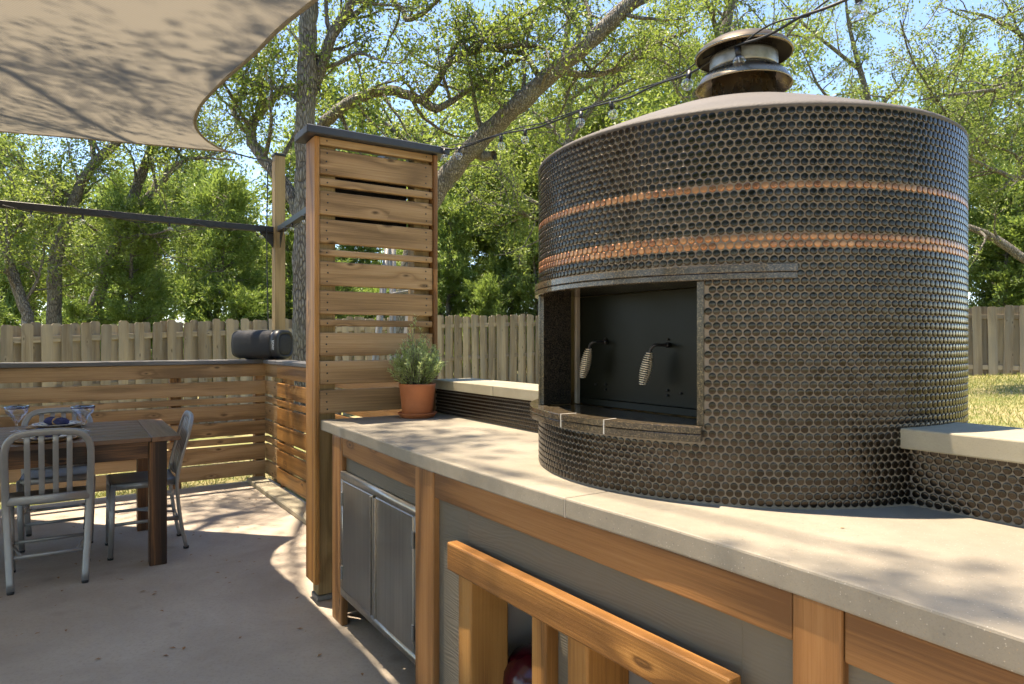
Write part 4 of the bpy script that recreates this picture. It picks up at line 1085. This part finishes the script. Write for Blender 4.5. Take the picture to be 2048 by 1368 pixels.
def ladder():
    a = pix(846, 345, 4.12); b = pix(846, 900, 4.12); b[2] = 0.0
    t = thing('step_ladder', (b[0], b[1], 0), 'grey aluminium step ladder stored behind the slatted tower', 'ladder')
    w = np.array([-0.25, 0.39, 0]); c = pix(842, 420, 4.05); d = pix(765, 900, 4.05); d[2] = 0.0; c = c.copy()
    for off in (0, 1):
        MB().tube([b + w * off, a + w * off], 0.022, 4, True, (0, 1, 0), 0.5).obj('front_rail', M['ladder'], t, None, False)
        MB().tube([d + w * off, c + w * off], 0.022, 4, True, (0, 1, 0), 0.5).obj('rear_rail', M['ladder'], t, None, False)
    for k in range(6):
        z = 0.3 + k * 0.33
        p = b + (a - b) * (z / a[2])
        MB().tube([p, p + w], 0.02, 4, True, (0, 0, 1), 0.4).obj('step', M['ladder'], t, None, False)
ladder()

# ------------------------------------------------------------------ picket fences beyond the patio
def fence_run(t, pts, tops, h, pitch, bw, rails):
    P = [np.array(p, float) for p in pts]
    for k in range(len(P) - 1):
        a, b = P[k], P[k + 1]; L = np.linalg.norm(b - a); n = int(L / pitch); d = (b - a) / L
        nr = Vector((d[1], -d[0], 0)); nr = nr if nr.y < 0 else -nr
        for i in range(n):
            u = (i + 0.5) / n; q = a + (b - a) * u; top = tops[k] * (1 - u) + tops[k + 1] * u + random.uniform(-0.03, 0.03)
            front = (i % 2 == 0) or random.random() < 0.04
            off = 0.03 if front else -0.03
            base = Vector((q[0], q[1], 0)) + nr * off
            H = h + 0.15
            key = round(H, 2)
            me = picket_mesh(H, bw)
            lean = random.uniform(-0.02, 0.02)
            Mx = axes(Zv + Vector((d[0], d[1], 0)) * lean, nr, base + Zv * (top - H / 2))
            link('picket', me, t, Mx)
        for rz in rails:
            p0 = Vector((a[0], a[1], tops[k] - rz)); p1 = Vector((b[0], b[1], tops[k + 1] - rz))
            board('rail', p0, p1, 0.085, 0.036, nr, M['fence'], t, 0.002)
_pk = {}
def picket_mesh(H, w):
    k = (round(H, 2), w)
    if k in _pk: return _pk[k]
    h = H / 2; y = w / 2; c = 0.028; T = 0.008
    prof = [(-h, -y), (h - c, -y), (h, -y + c), (h, y - c), (h - c, y), (-h, y)]
    V = [(x, -T, z) for x, z in prof] + [(x, T, z) for x, z in prof]; n = 6
    F = [list(range(n)), list(range(2 * n - 1, n - 1, -1))] + [[i, i + n, (i + 1) % n + n, (i + 1) % n] for i in range(n)]
    _pk[k] = mesh_py('picket', V, F, M['fence']); return _pk[k]
f1 = thing('picket_fence', (-5, 11.5, 0), 'weathered grey-brown picket fence running behind the slatted wall and tower', 'fence')
fence_run(f1, [(-7.9, 8.1), (-4.78, 12.0), (-0.28, 16.0), (1.6, 17.3)], [1.47, 1.69, 1.93, 2.0], 1.83, 0.122, 0.14, (0.22, 0.95, 1.65))
f2 = thing('picket_fence', (9.6, 13.0, 0.6), 'weathered picket fence across the lawn past the oven, seen at far right', 'fence')
fence_run(f2, [(7.6, 13.9), (10.6, 12.6), (13.0, 11.6)], [2.02, 1.96, 1.93], 1.32, 0.125, 0.152, (0.20, 1.18))

# ------------------------------------------------------------------ trees
def unit(v): return v / (np.linalg.norm(v) + 1e-9)
class Tree:
    def __init__(s, seed): s.r = np.random.default_rng(seed); s.w = MB(); s.thin = 1.0; s.lb = []; s.la = []; s.ln = []; s.ls = []
    def path(s, p, d, L, n, wig=0.35, up=0.0):
        P = [np.array(p, float)]; d = unit(np.array(d, float))
        for i in range(n):
            d = unit(d + s.r.normal(0, wig, 3) * 0.6 + np.array([0, 0, up])); P.append(P[-1] + d * L / n)
        return np.array(P)
    def leaves(s, P, n, size, spread):
        n = int(n * 1.8); size = size * 1.12
        u = s.r.uniform(0.15, 1.05, n) * (len(P) - 1); i = np.clip(u.astype(int), 0, len(P) - 2); f = (u - i)[:, None]
        pos = P[i] * (1 - f) + P[i + 1] * f + s.r.normal(0, spread, (n, 3))
        ax = s.r.normal(0, 1, (n, 3)) + unit(P[-1] - P[0]) * 0.7
        nr = s.r.normal(0, 0.75, (n, 3)) + np.array([0, 0, 0.9])
        s.lb.append(pos); s.la.append(ax); s.ln.append(nr); s.ls.append(size * s.r.uniform(0.65, 1.3, n))
    def limb(s, pts, r0, r1, sub=6, sublen=1.2, twigs=6, twlen=0.5, nleaf=30, size=0.05, start=0.25, n=None, rough=0.03, up=0.12, spread=0.07, sides=10, dirbias=None):
        P = spline(pts, n or max(8, len(pts) * 4)); P[1:-1] += s.r.normal(0, rough * r0 * 2, P[1:-1].shape)
        R = np.linspace(r0, r1, len(P)) * (1 + s.r.normal(0, 0.04, len(P)))
        s.w.tube(P, R, sides, False)
        for k in range(sub):
            u = start + (1 - start) * (k + s.r.random()) / sub; i = min(int(u * (len(P) - 1)), len(P) - 2); tan = unit(P[i + 1] - P[i])
            d = tan * 0.5 + s.r.normal(0, 0.75, 3) + np.array([0, 0, 0.25])
            if dirbias is not None: d = d + np.array(dirbias)
            L = sublen * s.r.uniform(0.55, 1.3); r = min(R[i] * 0.55, 0.012 + 0.018 * L) * s.thin
            Q = s.path(P[i], d, L, 7, 0.33, up * 0.4)
            s.w.tube(Q, np.linspace(r, 0.006, len(Q)), 6, False)
            for q in range(twigs):
                v = 0.25 + 0.75 * s.r.random(); j = min(int(v * 7), 6)
                e = unit(Q[j + 1] - Q[j]) * 0.5 + s.r.normal(0, 0.75, 3) + np.array([0, 0, 0.15])
                T = s.path(Q[j], e, twlen * s.r.uniform(0.6, 1.3), 4, 0.3, 0.02)
                s.w.tube(T, np.linspace(0.006, 0.0025, len(T)) * s.thin, 3, False)
                s.leaves(T, int(nleaf * s.r.uniform(0.6, 1.3)), size, spread)
        return P
    def finish(s, name, label, cat, loc, leafmat, group=None, aspect=0.46):
        t = thing(name, loc, label, cat, group)
        s.w.obj('trunk', M['bark'], t)
        if s.lb:
            L = np.concatenate(s.ls)
            link('crown', leaf_mesh('crown', np.vstack(s.lb), np.vstack(s.la), np.vstack(s.ln), L, L * aspect, leafmat), t)
        return t
def px_limb(seq, d0, d1=None):
    d1 = d0 if d1 is None else d1; n = len(seq)
    return [pix(x, y, d0 + (d1 - d0) * i / (n - 1)) for i, (x, y) in enumerate(seq)]

# the oak behind the tower: trunk, forks and the limbs that reach over the patio
T1 = Tree(101)
T1.limb(px_limb([(612, 860), (610, 720), (608, 560), (611, 400), (610, 280), (614, 150), (617, 40), (626, -80), (640, -220)], 8.0, 7.6), 0.150, 0.085, 4, 1.3, 5, 0.5, 26, 0.05, 0.55, 40, 0.02)
T1.limb(px_limb([(617, 190), (636, 152), (648, 120), (665, 66), (697, 16), (712, -20), (740, -120)], 7.9, 7.6), 0.075, 0.04, 7, 1.0, 6, 0.45, 26, 0.048, 0.3)
T1.limb(px_limb([(662, 80), (690, 45), (745, 0), (800, -60)], 7.9, 8.2), 0.045, 0.02, 6, 0.9, 6, 0.45, 26, 0.048, 0.2)
T1.limb(px_limb([(645, 135), (680, 125), (715, 107), (752, 118)], 7.9, 7.5), 0.03, 0.012, 5, 0.7, 6, 0.4, 26, 0.048, 0.2)
T1.limb(px_limb([(600, 445), (590, 405), (562, 360), (527, 318), (503, 282), (506, 247), (533, 211), (562, 183), (596, 172)], 8.0, 8.4), 0.085, 0.04, 9, 0.9, 6, 0.45, 24, 0.048, 0.3)
T1.limb(px_limb([(520, 230), (523, 160), (512, 115), (500, 60)], 8.3, 8.3), 0.04, 0.015, 6, 0.8, 6, 0.45, 26, 0.048, 0.2)
T1.limb(px_limb([(507, 270), (480, 250), (470, 215), (490, 180)], 8.3, 8.0), 0.045, 0.012, 5, 0.6, 5, 0.4, 22, 0.048, 0.3)
T1.thin = 0.4
for a, b, c in (((-2.2, 7.6, 6.4), (-3.6, 6.4, 8.6), (-4.6, 5.2, 9.4)), ((-2.2, 7.6, 6.0), (-4.8, 7.0, 8.2), (-7.2, 6.4, 9.0)), ((-2.2, 7.6, 6.3), (-4.2, 8.2, 8.8), (-6.4, 8.6, 9.4)),
                ((-3.8, 6.0, 8.8), (-5.4, 4.6, 9.4), (-6.8, 3.4, 9.8)), ((-4.0, 5.9, 8.9), (-4.2, 4.4, 9.6), (-4.3, 2.6, 10.0)), ((-5.0, 6.4, 8.6), (-6.6, 5.2, 9.4), (-8.4, 4.6, 9.8)), ((-3.4, 6.6, 8.3), (-3.3, 5.2, 9.2), (-2.9, 3.9, 9.6))):
    T1.limb([np.array(a), np.array(b), np.array(c)], 0.045, 0.015, 13, 1.3, 9, 0.6, 12, 0.064, 0.3, None, 0.05, 0.05, 0.12, 8)
T1.limb([np.array(q) for q in ((-3.0, 4.2, 9.5), (-2.2, 3.2, 9.9), (-1.15, 1.95, 10.1))], 0.03, 0.01, 7, 0.7, 5, 0.5, 12, 0.085, 0.3, None, 0.05, 0.05, 0.10, 6)
T1.finish('oak_tree', 'tall straight oak trunk rising just behind the slatted tower', 'tree', tuple(pix(612, 860, 8.0)), M['oak_leaf'])

T2 = Tree(102)
g = lambda x, y: (480 + x / 3.256, y / 3.256)
T2.limb([pix(640, 760, 9.6), pix(628, 500, 9.6), pix(636, 330, 9.5)] + px_limb([g(540, 830), g(600, 760), g(680, 690), g(800, 630), g(960, 590), g(1100, 620), g(1200, 665), g(1285, 715)], 9.4, 9.0), 0.10, 0.055, 7, 0.9, 6, 0.45, 24, 0.05, 0.45, 44, 0.03)
T2.limb(px_limb([g(1190, 660), g(1225, 610), g(1290, 520), g(1360, 410), g(1500, 345), g(1620, 312), g(1850, 295), g(2040, 318)], 9.1, 8.8), 0.058, 0.025, 10, 0.9, 6, 0.45, 24, 0.05, 0.25)
T2.limb(px_limb([g(1270, 712), g(1330, 690), g(1410, 635), g(1550, 550), g(1650, 462), g(1800, 400), g(1900, 340)], 9.0, 9.2), 0.052, 0.018, 9, 0.9, 6, 0.45, 24, 0.05, 0.25)
T2.limb(px_limb([g(1350, 420), g(1400, 310), g(1480, 250), g(1700, 190), g(1880, 90), g(2030, 10)], 9.0, 9.1), 0.042, 0.016, 9, 0.9, 6, 0.45, 24, 0.05, 0.2)
T2.limb(px_limb([g(985, 0), g(1060, 70), g(1090, 130), g(1180, 95), g(1260, 30), g(1310, -20)], 8.6, 8.4), 0.035, 0.022, 5, 0.7, 6, 0.4, 24, 0.05, 0.1)
T2.finish('oak_tree', 'oak with pale sinuous limbs arching above the slatted tower', 'tree', tuple(pix(640, 760, 9.6)), M['oak_leaf'])

T3 = Tree(103)
T3.limb([pix(800, 800, 9.9), pix(808, 640, 9.8), pix(835, 470, 9.6), pix(868, 390, 9.5)] + px_limb([(905, 340), (950, 290), (1000, 243), (1042, 203), (1100, 150), (1180, 82), (1275, -5), (1400, -110)], 9.4, 8.2), 0.165, 0.088, 9, 1.2, 6, 0.5, 26, 0.05, 0.5, 60, 0.02, 0.12, 0.07, 12)
T3.limb(px_limb([(945, 300), (968, 312), (988, 310)], 9.4, 9.2), 0.08, 0.06, 0, n=6)
T3.limb(px_limb([(1085, 165), (1050, 110), (1020, 105), (960, 98), (900, 110)], 9.1, 9.3), 0.04, 0.015, 8, 0.9, 6, 0.45, 24, 0.05, 0.2)
T3.limb(px_limb([(1120, 135), (1160, 150), (1230, 140), (1300, 95), (1380, 60)], 9.0, 9.3), 0.05, 0.018, 11, 1.0, 7, 0.45, 26, 0.05, 0.15)
T3.limb(px_limb([(1175, 88), (1180, 40), (1170, 0), (1150, -60)], 8.9, 9.3), 0.045, 0.02, 7, 1.0, 6, 0.45, 26, 0.05, 0.1)
T3.finish('oak_tree', 'leaning oak with thick diagonal trunk between tower and oven', 'tree', tuple(pix(800, 800, 9.9)), M['oak_leaf'])

def mid_tree(seed, trunk, limbs, r0, d, label, dense=1.0):
    T = Tree(seed)
    T.limb(px_limb(trunk, d), r0, r0 * 0.55, int(8 * dense), 1.3, 7, 0.55, 26, 0.06, 0.35, None, 0.02)
    for seq, r in limbs: T.limb(px_limb(seq, d, d + T.r.uniform(-1, 1)), r, 0.015, int(9 * dense), 1.2, 7, 0.55, 26, 0.06, 0.2)
    return T.finish('oak_tree', label, 'tree', tuple(pix(trunk[0][0], trunk[0][1], d)), M['oak_leaf2'])
mid_tree(201, [(104, 800), (108, 640), (111, 533), (118, 492), (135, 442), (152, 391), (186, 331), (230, 287), (300, 200), (360, 100)], [([(150, 395), (110, 380), (60, 350), (0, 300)], 0.05), ([(190, 325), (180, 270), (170, 230), (150, 170)], 0.05), ([(112, 440), (70, 430), (20, 440)], 0.03), ([(300, 200), (220, 120), (120, 60)], 0.07), ([(340, 140), (420, 80), (520, 40)], 0.06)], 0.125, 12.4, 'oak with slanted trunk passing behind the left half of the steel beam', 1.1)
mid_tree(202, [(183, 780), (188, 627), (202, 576), (219, 519), (249, 455), (262, 408), (279, 358), (303, 300), (340, 210), (380, 90)], [([(262, 430), (303, 391), (336, 351), (363, 324), (397, 316), (470, 320)], 0.07), ([(366, 322), (350, 290), (330, 270)], 0.03), ([(330, 230), (400, 180), (470, 150)], 0.06), ([(245, 460), (300, 470), (350, 455)], 0.03)], 0.13, 13.2, 'oak with curved trunk forking under the shade sail corner', 1.1)
mid_tree(203, [(62, 780), (57, 650), (47, 610), (24, 543), (10, 482), (0, 448), (-30, 380)], [([(47, 610), (75, 560), (88, 500), (90, 460)], 0.03), ([(10, 482), (60, 430), (100, 380)], 0.04)], 0.10, 11.4, 'small leaning oak at the left edge above the picket fence', 1.0)
mid_tree(204, [(1128, 760), (1136, 520), (1138, 300), (1136, 210), (1130, 120), (1140, 20), (1150, -80)], [([(1136, 300), (1090, 240), (1040, 215)], 0.05), ([(1138, 280), (1200, 200), (1260, 160), (1320, 150)], 0.06), ([(1136, 200), (1250, 120), (1340, 60)], 0.06), ([(1134, 420), (1060, 400), (1000, 340), (985, 300)], 0.05), ([(1134, 460), (1050, 430), (985, 405)], 0.04)], 0.10, 14.5, 'thin upright oak trunk standing left of the chimney', 1.2)
mid_tree(205, [(1420, 760), (1425, 400), (1420, 200), (1450, 60), (1480, -60)], [([(1420, 220), (1340, 140), (1260, 40)], 0.07), ([(1430, 180), (1530, 120), (1600, 40)], 0.07), ([(1440, 90), (1420, 20), (1380, -60)], 0.06), ([(1425, 260), (1360, 190), (1330, 120)], 0.05)], 0.15, 13.0, 'oak hidden behind the oven with leafy boughs around the chimney', 1.0)
T7 = Tree(206)
T7.limb([pix(2300, 800, 12.0), pix(2270, 560, 12.0), pix(2200, 360, 11.8), pix(2150, 230, 11.4)], 0.2, 0.12, 2, n=16)
for seq, r in (([(2180, 330), (2048, 355), (2000, 345), (1940, 318), (1880, 300)], 0.055), ([(2150, 230), (2048, 170), (1985, 180), (1900, 190), (1840, 200)], 0.05), ([(2150, 240), (2060, 90), (1990, 40), (1920, 20)], 0.055), ([(1940, 318), (1900, 240), (1860, 180), (1820, 110), (1800, 40)], 0.025), ([(2160, 250), (2100, 20), (2050, -60)], 0.06), ([(2048, 355), (2030, 310), (1985, 290), (1960, 270)], 0.03)):
    T7.limb(px_limb(seq, 11.4, 10.6), r, 0.012, 10, 0.9, 6, 0.45, 22, 0.05, 0.2)
T7.limb(px_limb([(2200, 610), (2120, 550), (2048, 517), (1995, 480), (1938, 455), (1860, 440)], 11.8, 12.2), 0.10, 0.05, 3, 0.8, 4, 0.4, 16, 0.05, 0.5)
T7.finish('oak_tree', 'oak at the far right with leafy boughs against blue sky', 'tree', tuple(pix(2300, 800, 12.0)), M['oak_leaf2'])
T8 = Tree(207)
T8.limb([pix(1760, 760, 16), pix(1765, 400, 16), pix(1740, 220, 16), pix(1700, 60, 15.8), pix(1690, -30, 15.6)], 0.13, 0.014, 7, 1.0, 6, 0.5, 22, 0.065, 0.6, 14)
for seq in ([(1745, 260), (1650, 190), (1600, 90)], [(1740, 230), (1800, 170), (1830, 110)], [(1720, 140), (1620, 60), (1560, 0)], [(1750, 300), (1850, 250), (1920, 240)], [(1760, 330), (1860, 320), (1950, 330)]):
    T8.limb(px_limb(seq, 16, 15.2), 0.05, 0.012, 7, 1.0, 6, 0.5, 20, 0.06, 0.2)
T8.finish('oak_tree', 'sparse oak rising behind the right side of the oven dome', 'tree', tuple(pix(1760, 760, 16)), M['oak_leaf2'])

# further oaks and junipers, built a few times and repeated
def generic_oak(seed, loc, group, label):
    T = Tree(seed); h = 6.5
    base = np.array([0, 0, -0.3]); T.limb([base, np.array([0.1, 0, 1.6]), np.array([-0.1, 0.2, 3.2]), np.array([0.2, 0, 5.2])], 0.17, 0.08, 4, 1.6, 6, 0.8, 26, 0.095, 0.5, 16)
    for k in range(9):
        a = k / 9 * 2 * math.pi + T.r.random(); z0 = 1.9 + 0.35 * k * 0.9
        e = np.array([math.cos(a), math.sin(a), 0]) * T.r.uniform(1.6, 2.8)
        T.limb([np.array([0, 0.1, z0]), e * 0.5 + np.array([0, 0, z0 + 0.9]), e + np.array([0, 0, z0 + T.r.uniform(1.0, 2.2)])], 0.07, 0.02, 8, 1.2, 7, 0.6, 26, 0.095, 0.2, 10, 0.05, 0.12, 0.12, 7)
    t = T.finish('oak_tree', label, 'tree', (0, 0, 0), M['oak_leaf2'], group)
    return t
OG = 'oaks standing in the wood beyond the fence'; OL = 'leafy oak in the dense wood beyond the picket fence'
oaks = [generic_oak(s, (0, 0, 0), OG, OL) for s in (301, 302, 303)]
ospots = [(-10.5, 20, 1.15), (-6.2, 22, 1.3), (-2.6, 21.5, 1.5), (0.8, 21.0, 1.4), (3.9, 20.5, 1.5), (7.4, 20.5, 1.45), (11.0, 20.5, 1.4), (15.5, 18.5, 1.2), (1.8, 25.5, 1.7), (5.6, 25, 1.75), (-14.5, 21, 1.2), (-8.5, 27, 1.2), (-2.0, 26, 1.25), (4.5, 27, 1.2), (11.5, 25, 1.2), (17, 22, 1.15), (-16, 26, 1.4), (-12, 32, 1.45), (-4.5, 34, 1.4), (3, 35, 1.4), (10.5, 34, 1.45), (18, 31, 1.4), (24, 27, 1.3),
          (-9, -6, 1.2), (-4.5, -7, 1.3), (0, -8, 1.3), (4, -7, 1.2), (7.5, -4, 1.2), (9.5, 0, 1.1), (-12, -1, 1.2)]  # unseen oaks added behind the viewer to darken reflections in the oven tiles
for k, (x, y, sc) in enumerate(ospots):
    Mx = Matrix.Translation((x, y, zg(x, y))) @ Matrix.Rotation(k * 2.1, 4, 'Z') @ Matrix.Diagonal((sc, sc, sc * (0.95 + 0.1 * math.sin(k)), 1))
    src = oaks[k % 3]
    if k < 3: src.matrix_basis = Mx; 
    else:
        b0 = WM[src.name]
        c = src.copy(); COL.objects.link(c); c.matrix_basis = Mx
        for ch in src.children:
            q = ch.copy(); COL.objects.link(q); q.parent = c; q.matrix_basis = ch.matrix_basis.copy()
    if y < 3: (src if k < 3 else c)['label'] = 'unseen leafy oak added behind the viewer for reflections'
def generic_juniper(seed, h, w, label, group):
    T = Tree(seed); r = T.r
    T.w.tube(spline([np.array([0, 0, -0.3]), np.array([0.06, 0, h * 0.4]), np.array([0, 0.05, h * 0.95])], 10), np.linspace(0.09, 0.015, 10), 8, False)
    for k in range(120):
        u = r.random(); z = 0.2 + u * h * 0.9; rad = w * (1 - u * 0.6) * r.uniform(0.35, 1.4); a = r.uniform(0, 2 * math.pi)
        d = np.array([math.cos(a), math.sin(a), r.uniform(0.1, 0.7)])
        P = T.path(np.array([0, 0, z]), d, rad, 6, 0.22, 0.03)
        T.w.tube(P, np.linspace(0.014, 0.004, 7), 3, False)
        for q in range(7):
            j = r.integers(2, 6); S = T.path(P[j], d + r.normal(0, 0.7, 3) + np.array([0, 0, 0.2]), r.uniform(0.18, 0.4), 3, 0.25, 0.02)
            n = 34; uu = r.uniform(0, 1.1, n) * 3; i = np.clip(uu.astype(int), 0, 2); f = (uu - i)[:, None]
            pos = S[i] * (1 - f) + S[i + 1] * f + r.normal(0, 0.035, (n, 3))
            T.lb.append(pos); T.la.append(r.normal(0, 0.7, (n, 3)) + unit(S[-1] - S[0]) * 1.0 + np.array([0, 0, 0.35])); T.ln.append(r.normal(0, 1, (n, 3))); T.ls.append(r.uniform(0.06, 0.12, n))
    return T.finish('juniper', label, 'tree', (0, 0, 0), M['juniper_leaf'], group, 0.28)
JG = 'green junipers along the fence'; JL = 'bright green feathery juniper growing beyond the picket fence'
jun = [generic_juniper(401, 4.4, 1.15, JL, JG), generic_juniper(402, 3.4, 1.5, JL, JG), generic_juniper(403, 5.2, 1.0, JL, JG)]
rj = np.random.default_rng(77)
jspots = [(-9.6, 12.0, 0.8), (-8.4, 13.4, 0.9), (-7.3, 13.2, 0.85), (-6.5, 14.6, 1.0), (-5.6, 14.4, 0.95), (-4.9, 15.4, 1.05), (-4.0, 15.0, 0.8), (-3.3, 16.6, 1.05), (-2.5, 16.4, 0.8), (-1.7, 18.0, 1.0), (-0.9, 17.6, 0.85), (-0.1, 18.8, 1.05), (0.9, 18.4, 0.9), (1.9, 19.4, 1.1), (9.6, 16.0, 1.05), (10.7, 15.0, 0.95), (11.6, 15.4, 1.1), (12.6, 14.2, 0.95), (13.8, 14.4, 1.1),
          (-11.2, 14.0, 1.0), (-9.2, 15.8, 1.15), (-7.6, 17.0, 1.2), (-5.8, 18.4, 1.2), (-4.2, 19.6, 1.25), (-2.4, 20.6, 1.2), (-0.6, 21.4, 1.25), (1.6, 22.0, 1.2), (4.4, 20.5, 1.2), (7.2, 19.0, 1.1), (9.0, 19.0, 1.2), (11.2, 18.4, 1.25), (13.6, 17.6, 1.2), (-12.6, 17.0, 1.25)]
for k, (x, y, sc) in enumerate(jspots):
    Mx = Matrix.Translation((x, y, zg(x, y))) @ Matrix.Rotation(k * 1.7, 4, 'Z') @ Matrix.Rotation(rj.uniform(-0.1, 0.1), 4, 'X') @ Matrix.Diagonal((sc * rj.uniform(0.8, 1.25), sc * rj.uniform(0.8, 1.25), sc * rj.uniform(0.75, 1.2), 1))
    src = jun[k % 3]
    if k < 3: src.matrix_basis = Mx
    else:
        c = src.copy(); COL.objects.link(c); c.matrix_basis = Mx
        for ch in src.children:
            q = ch.copy(); COL.objects.link(q); q.parent = c; q.matrix_basis = ch.matrix_basis.copy()

# ------------------------------------------------------------------ grass
def grass():
    n = 70000
    x = np.concatenate([RNG.uniform(3.2, 12.5, n), RNG.uniform(-6.5, -1.6, 9000)]); y = np.concatenate([RNG.uniform(4.0, 14.5, n), RNG.uniform(4.8, 8.6, 9000)])
    keep = np.array([in_patio(a, b) > 0.10 for a, b in zip(x, y)]); x, y = x[keep], y[keep]
    z = np.array([zg(a, b) for a, b in zip(x, y)])
    k = len(x); base = np.stack([x, y, z - 0.005], -1)
    ax = RNG.normal(0, 0.55, (k, 3)); ax[:, 2] = 1.0
    me = leaf_mesh('grass', base, ax, RNG.normal(0, 1, (k, 3)), RNG.uniform(0.03, 0.085, k), RNG.uniform(0.005, 0.010, k), M['grass'], 0.1)
    tag(link('grass', me), 'dry patchy lawn grass around the patio', 'grass', None, 'stuff')
grass()

def fallen_leaves():
    n = 420; x = RNG.uniform(-4.5, 0.2, n); y = RNG.uniform(1.6, 6.2, n)
    ok = np.array([in_patio(a, b) < -0.75 or (in_patio(a, b) < -0.3 and RNG.random() < 0.5) for a, b in zip(x, y)]); x, y = x[ok], y[ok]; k = len(x)
    base = np.stack([x, y, np.full(k, 0.003)], -1); a = RNG.uniform(0, 6.28, k)
    L = RNG.uniform(0.008, 0.034, k)
    me = leaf_mesh('fallen_leaves', base, np.stack([np.cos(a), np.sin(a), RNG.uniform(0, 0.12, k)], -1), np.tile([0, 0, 1.0], (k, 1)), L, L * 0.42, M['dry_leaf'], 0.2)
    tag(link('fallen_leaves', me), 'tiny dry leaf scraps scattered on the patio concrete', 'leaves', None, 'stuff')
    p = np.array([tuple(st(2.50, 0.30, 0.9162))])
    l = link('fallen_leaf', leaf_mesh('fallen_leaf', p, np.array([[0.9, 0.3, 0.02]]), np.array([[0, 0, 1.0]]), [0.012], [0.005], M['dry_leaf'], 0.15))
    tag(l, 'single small rust-brown leaf lying on the right part of the counter', 'leaf')
M['dry_leaf'] = plain('dry_leaf', (0.26, 0.13, 0.05), 0.8, 0, 0.5, 40)
fallen_leaves()
